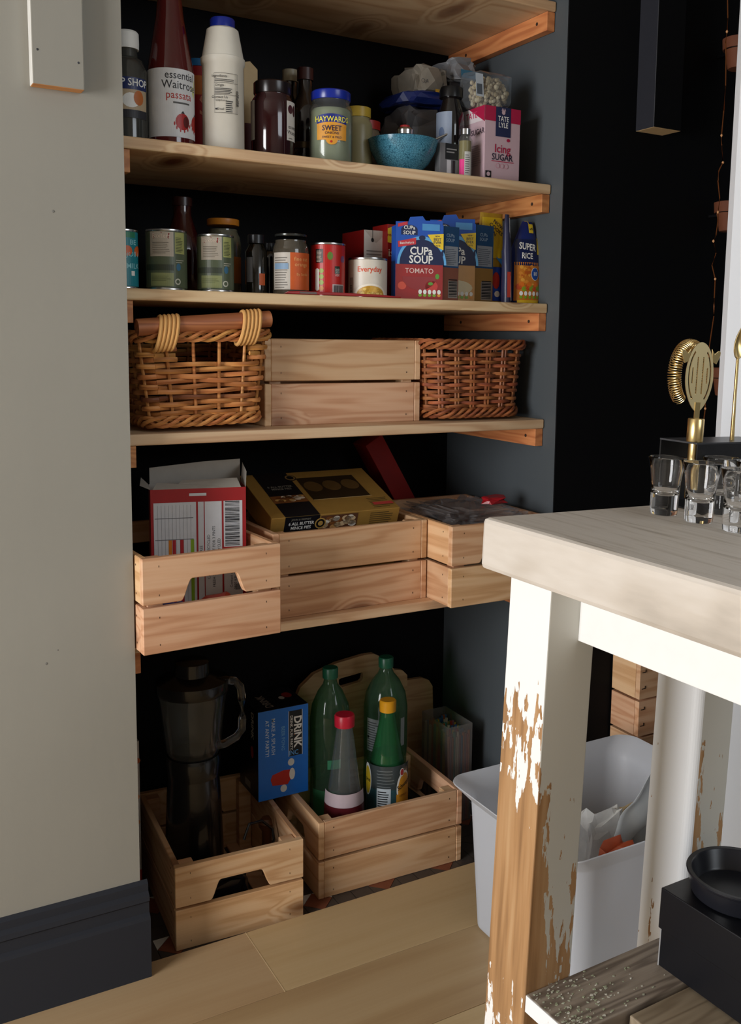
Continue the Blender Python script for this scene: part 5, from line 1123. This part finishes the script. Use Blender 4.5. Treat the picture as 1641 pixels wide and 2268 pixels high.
# party game box resting on the crate rims
q = at(572, 1777, z=.1515); w_ = at(682, 1750, z=.1515).x - q.x; h = at(572, 1578, y=q.y).z - .1515
dd = 0.10
t = thing('game_box', 'blue and black drinking game box resting across the two floor crates', 'box', (q.x, q.y, .1512))
B_ = P('#12131a', .4); MB().box(0, w_, 0, dd, 0, h, B_).build('box', t, bevel=.0008)
c = Cv(front(0, 0, 0)); c.rect(.0004, .0004, w_ - .0004, h - .0004, P('#1d6fce', .4)); c.rect(w_ * .60, h * .44, w_ * .88, h * .95, BK, 1)
c.rect(w_ * .60, h * .44, w_ * .61, h * .95, WHITE, 2); c.rect(w_ * .87, h * .44, w_ * .88, h * .95, WHITE, 2)
c.text('DRiNK', w_ * .775, h * .71, .0215, WHITE, 3, .03, rot=-PI / 2, sx=.98); c.rect(w_ * .71, h * .675, w_ * .73, h * .69, P('#e0781c', .4), 3); c.text('DRINK. FUN. PARTY.', w_ * .655, h * .70, .0078, WHITE, 3, .012, rot=-PI / 2, sx=1.0); c.text('INC', w_ * .70, h * .475, .013, P('#5a9ad8', .4), 3, .02, sx=.9)
c.text('BEER PONG', w_ * .49, h * .66, .0098, P('#7ab8e8', .4), 1, .004, rot=-PI / 2, sx=.95); [c.text(a_, w_ * b_, h * c_, .0105, P('#c8dcf0', .4), 1, .006, rot=-PI / 2, sx=.98) for a_, b_, c_ in (('MAKE A SPLASH', .295, .70), ('AT ANY PARTY!', .175, .69))]
c.ell(w_ * .65, h * .375, .0068, .0075, P('#d8d8d4', .5), 2); c.ell(w_ * .50, h * .095, .0068, .0075, P('#d8d8d4', .5), 2); c.poly([(w_ * .24, h * .22), (w_ * .28, h * .15), (w_ * .58, h * .13), (w_ * .66, h * .20), (w_ * .66, h * .29), (w_ * .5, h * .30), (w_ * .28, h * .27)], P('#b8281c', .4), 1); c.ell(w_ * .67, h * .24, .006, .012, P('#e0dcd4', .5), 2); c.build('front_print', t)
c = Cv(top(0, 0, h)); c.text('DRiNK', w_ * .3, dd * .45, .022, P('#8a8680', .5), 1, .02, rot=PI / 2.0 + .0); c.ell(w_ * .8, dd * .6, .01, .014, P('#8a201c', .5), 1); c.ell(w_ * .66, dd * .5, .006, .008, P('#b8b4ae', .5), 1, 12); c.build('top_print', t)
c = Cv(left(0, dd, 0)); c.text('DRiNK', dd * .72, h * .80, .018, P('#b8b4ae', .5), 1, .02, rot=-PI / 2); c.ell(dd * .7, h * .5, .008, .012, P('#8a201c', .5), 1); c.rect(dd * .3, h * .06, dd * .6, h * .14, P('#8a8680', .5), 1); c.build('side_print', t)
# bottles in the right floor crate
def bottle(name, lab, u1, u2, vt, vb, Y, prof, parts, grp=None, base=.0075):
    x, r, _ = cyl(u1, u2, vb, Y); H_ = at((u1 + u2) / 2, vt, y=Y).z - base
    return jar(name, lab, 'bottle', x, Y, base, parts(r, H_), grp), x, r, H_
PG = film('green_pet', '#8fbf9c', .10, .08)
def pet(r, H_): return [('body', [(r * .8, 0), (r, .01), (r, H_ * .34), (r * .97, H_ * .42), (r, H_ * .5), (r, H_ * .72), (r * .9, H_ * .80), (r * .62, H_ * .87), (r * .36, H_ * .91), (.0125, H_ - .024), (.0125, H_ - .0212)], PG), ('cap', [(.0155, H_ - .021), (.0158, H_ - .002), (.0145, H_)], P('#1e5c42', .35))]
t, x, r, H_ = bottle('large_green_bottle', 'large green plastic bottle with green cap, behind the red capped bottle', 686, 776, 1478, 1640, .235, None, pet, 'large green plastic bottles')
c = LB(t, r, x, .235); c.rect(-.005, H_ * .48, .022, H_ * .53, P('#3f8f68', .5)); c.rect(-.04, H_ * .2, .02, H_ * .36, P('#2c6a44', .5)); c.build('label', t)
t, x, r, H_ = bottle('large_green_bottle', 'large green plastic bottle with green cap and white label, behind the yellow capped bottle', 805, 902, 1455, 1600, .246, None, pet, 'large green plastic bottles')
c = LB(t, r, x, .246); l0 = at(850, 1672, y=.2).z - .0075; l1 = at(850, 1600, y=.2).z - .0075; c.rect(-r * .95, l0, -r * .2, l1, P('#8f9496', .5)); c.rect(r * .75, l0 + .01, r * 1.0, l1, P('#8f9496', .5)); c.lines(-r * .9, l0 + .004, -r * .3, l1 - .004, 12, P('#4a4e50', .6), 1); c.ell(-r * .85, l0 + .03, .003, .003, BLACK, 2, 8); c.build('label', t)
def cone(r, H_): return [('glass', [(r * .93, 0), (r, .006), (r, H_ * .16), (r * .93, H_ * .3), (.0165, H_ - .034), (.0145, H_ - .024), (.0145, H_ - .0232)], film('cone_glass', '#e6eaec', .06, .05)), ('syrup', [(r * .9, .002), (r * .965, .008), (r * .95, H_ * .17)], P('#5c1a20', .2)), ('cap', [(.0195, H_ - .023), (.0198, H_ - .003), (.018, H_)], P('#c01c34', .35))]
t, x, r, H_ = bottle('conical_bottle', 'conical clear bottle with red cap and some red syrup', 712, 812, 1582, 1800, .155, None, cone)
cf = lambda tt: (r if tt < H_ * .16 else r * (1 - .07 * (tt - H_ * .16) / (H_ * .14))) + .0006
c = LB(t, r, x, .155, cone=cf); lb, la = at(762, 1797, y=.155 - r).z - .0075, at(762, 1768, y=.155 - r).z - .0075; c.rect(-r * 1.4, lb, r * 1.4, la, P('#c4b2b8', .5)); c.rect(-r * 1.4, 0.006, r * 1.4, lb - .0003, P('#5c1c24', .3)); c.build('label', t)
GG = film('green_glass', '#5fbf80', .12, .05)
def ton(r, H_): return [('glass', [(r * .85, 0), (r, .008), (r, H_ * .45), (r * .95, H_ * .54), (r * .6, H_ * .74), (.0150, H_ - .034), (.0135, H_ - .024), (.0135, H_ - .0232)], GG), ('drink', [(r * .85, .004), (r * .94, .01), (r * .94, H_ * .43), (r * .88, H_ * .53), (r * .66, H_ * .66)], P('#0e4a2a', .15)), ('cap', [(.0165, H_ - .023), (.0168, H_ - .002), (.015, H_)], P('#d8981c', .35))]
t, x, r, H_ = bottle('tonic_bottle', 'green mixer bottle with yellow cap and yellow crested label', 812, 902, 1550, 1740, .165, None, ton)
LT = at(857, 1702, y=.165 - r).z - .0075; V0 = at(857, 1792, y=.165 - r).z - .0075; U = LT - V0
c = LB(t, r, x, .165, lift=.0012); c.rect(-r * 1.5, .02, r * 1.5, V0 + U * .42, P('#2a4a50', .4)); c.rect(-r * 1.5, V0 + U * .42, r * 1.5, LT, P('#4c5456', .15, .4), 0); c.lines(-r * .5, V0 + U * .5, r * .4, LT - .004, 6, P('#8a9294', .3, .4), 1, .2)
c.rect(-r * .5, V0 - .01, r * .18, V0 + U * .46, P('#b4bec4', .5), 1); c.lines(-r * .44, V0 - .008, r * .12, V0 + U * .42, 9, BLACK, 2, .45)
c.ell(r * .92, V0 + U * .42, r * .46, U * .42, WHITE, 2, 28); c.ell(r * .94, V0 + U * .40, r * .40, U * .38, P('#d8942a', .4), 3, 28); c.rect(r * .45, V0 - .01, r * 1.4, V0 + U * .3, P('#d8942a', .4), 3); c.ell(r * .76, V0 + U * .82, r * .13, U * .1, WHITE, 3, 16); c.ell(r * .76, V0 + U * .82, r * .1, U * .08, P('#b83a3c', .4), 4, 16); c.text('Schweppes', r * .98, V0 + U * .52, .0135, BLACK, 5, .012, rot=.35, sx=.7); c.text('LEMON', r * .85, V0 + U * .25, .006, P('#7a3a1c', .5), 5)
c.ell(-r * 1.12, V0 + U * .6, r * .3, U * .4, WHITE, 2, 20); c.ell(-r * 1.12, V0 + U * .58, r * .26, U * .34, P('#d8b42a', .4), 3, 20); c.text('pes', -r * 1.08, V0 + U * .6, .012, BLACK, 4, .01); c.build('label', t)
# chopping boards against the back wall
def board(lab, pts, y, th, slotp=None, z0=.0, mat=BOARDW, fill=None):
    P3 = [at(u, v, y=y) for u, v in pts]; xs = [p.x for p in P3]; x0 = min(xs)
    poly = [(min(p.x, Wd - .004) - x0, max(p.z, 0) - z0) for p in P3]
    poly = [(xs_, z_) for xs_, z_ in poly]
    t = thing('chopping_board', lab, 'chopping board', (x0, y, z0 + .0005), 0, 'chopping boards leaning at the back')
    bm = bmesh.new(); vs = [bm.verts.new((a_, 0, b_)) for a_, b_ in poly]; es = [bm.edges.new((vs[i], vs[(i + 1) % len(vs)])) for i in range(len(vs))]
    if slotp:
        S3 = [at(u, v, y=y) for u, v in slotp]; q = [bm.verts.new((p.x - x0, 0, p.z - z0)) for p in S3]; es += [bm.edges.new((q[i], q[(i + 1) % len(q)])) for i in range(len(q))]
    bmesh.ops.triangle_fill(bm, edges=es, use_beauty=True)
    bmesh.ops.recalc_face_normals(bm, faces=bm.faces); bmesh.ops.solidify(bm, geom=bm.faces[:], thickness=th); bmesh.ops.recalc_face_normals(bm, faces=bm.faces)
    me = bpy.data.meshes.new('board'); bm.to_mesh(me); bm.free(); me.materials.append(mat); link(me, 'board', t)
q = at(652, 1800, y=.345)
board('tan chopping board with slot handle behind the green bottles', [(655, 1905), (652, 1540), (660, 1520), (690, 1490), (740, 1466), (800, 1448), (822, 1445), (845, 1455), (868, 1480), (886, 1482), (896, 1492), (896, 1905)], .347, .012, [(745, 1512), (745, 1502), (750, 1499), (796, 1486), (799, 1492), (797, 1502), (792, 1507), (752, 1519)], 0)
board('second tan chopping board with rounded corner, right of the slotted one', [(850, 1905), (850, 1515), (900, 1507), (935, 1502), (950, 1507), (958, 1520), (960, 1905)], .372, .010, None, 0)
# straws in a clear box
Ys = .20; a, b = at(945, 1600, y=Ys + .09), at(1046, 1620, y=Ys); h = at(1000, 1602, y=Ys + .02).z; x0 = max(a.x, .676)
x1_ = min(at(1046, 1620, y=Ys).x, Wd - .006); w_ = x1_ - x0; dp_ = .11
t = thing('straw_box', 'clear box full of striped coloured paper straws beside the right floor crate', 'box', (x0, Ys, .0005))
m = MB(); f_ = film('box_film', '#e0dcd8', .10, .1); m.box(0, w_, 0, .0006, 0, h, f_); m.box(0, w_, dp_, dp_ + .0006, 0, h, f_); m.box(0, .0006, 0.0008, dp_ - .0002, 0, h, f_); m.box(w_ - .0006, w_, 0.0008, dp_ - .0002, 0, h, f_); m.build('clear_box', t)
rg = random.Random(12); cols = ['#b03a2a', '#3a6a9a', '#b8a83a', '#3f8a7a', '#8a5a6a', '#b0602a', '#c8c0b0']
for i in range(12):
    for j in range(6):
        hh_ = h - .022 + rg.uniform(-.006, .006); xx, yy = .005 + (w_ - .010) * i / 11, .006 + (dp_ - .014) * j / 5
        MB().lathe([(.0030, 0), (.0030, hh_)], 8, P(rg.choice(cols), .5)).build('straw', t, smooth=True, loc=(xx, yy, .001))
# dark pouch behind, inside the right crate
t = thing('dark_case', 'flat black case lying inside the right floor crate', 'case', (.612, .19, .0075), .05); MB().box(-.012, .014, -.06, .05, 0, .09, P('#0e0e12', .35)).build('body', t, bevel=.004)
# carton beside the left crate, against the grey pillar
t = thing('patterned_box', 'white box with orange pattern wedged between grey wall and left floor crate', 'box', (.012, .235, .0005)); hh_ = at(315, 1640, y=.235).z
MB().box(0, .05, 0, .12, 0, hh_, P('#a8a29c', .5)).build('box', t, bevel=.001)
c = Cv(front(0, 0, 0)); rg = random.Random(1)
for i in range(16): c.ell(rg.uniform(.006, .044), rg.uniform(hh_ * .45, hh_ * .95), .008, .006, P(rg.choice(('#a8522a', '#6a3020', '#c07a4a')), .5), 1, 10)
c.rect(.0, hh_ * .12, .05, hh_ * .2, P('#a02a24', .5), 1); c.build('front_print', t)
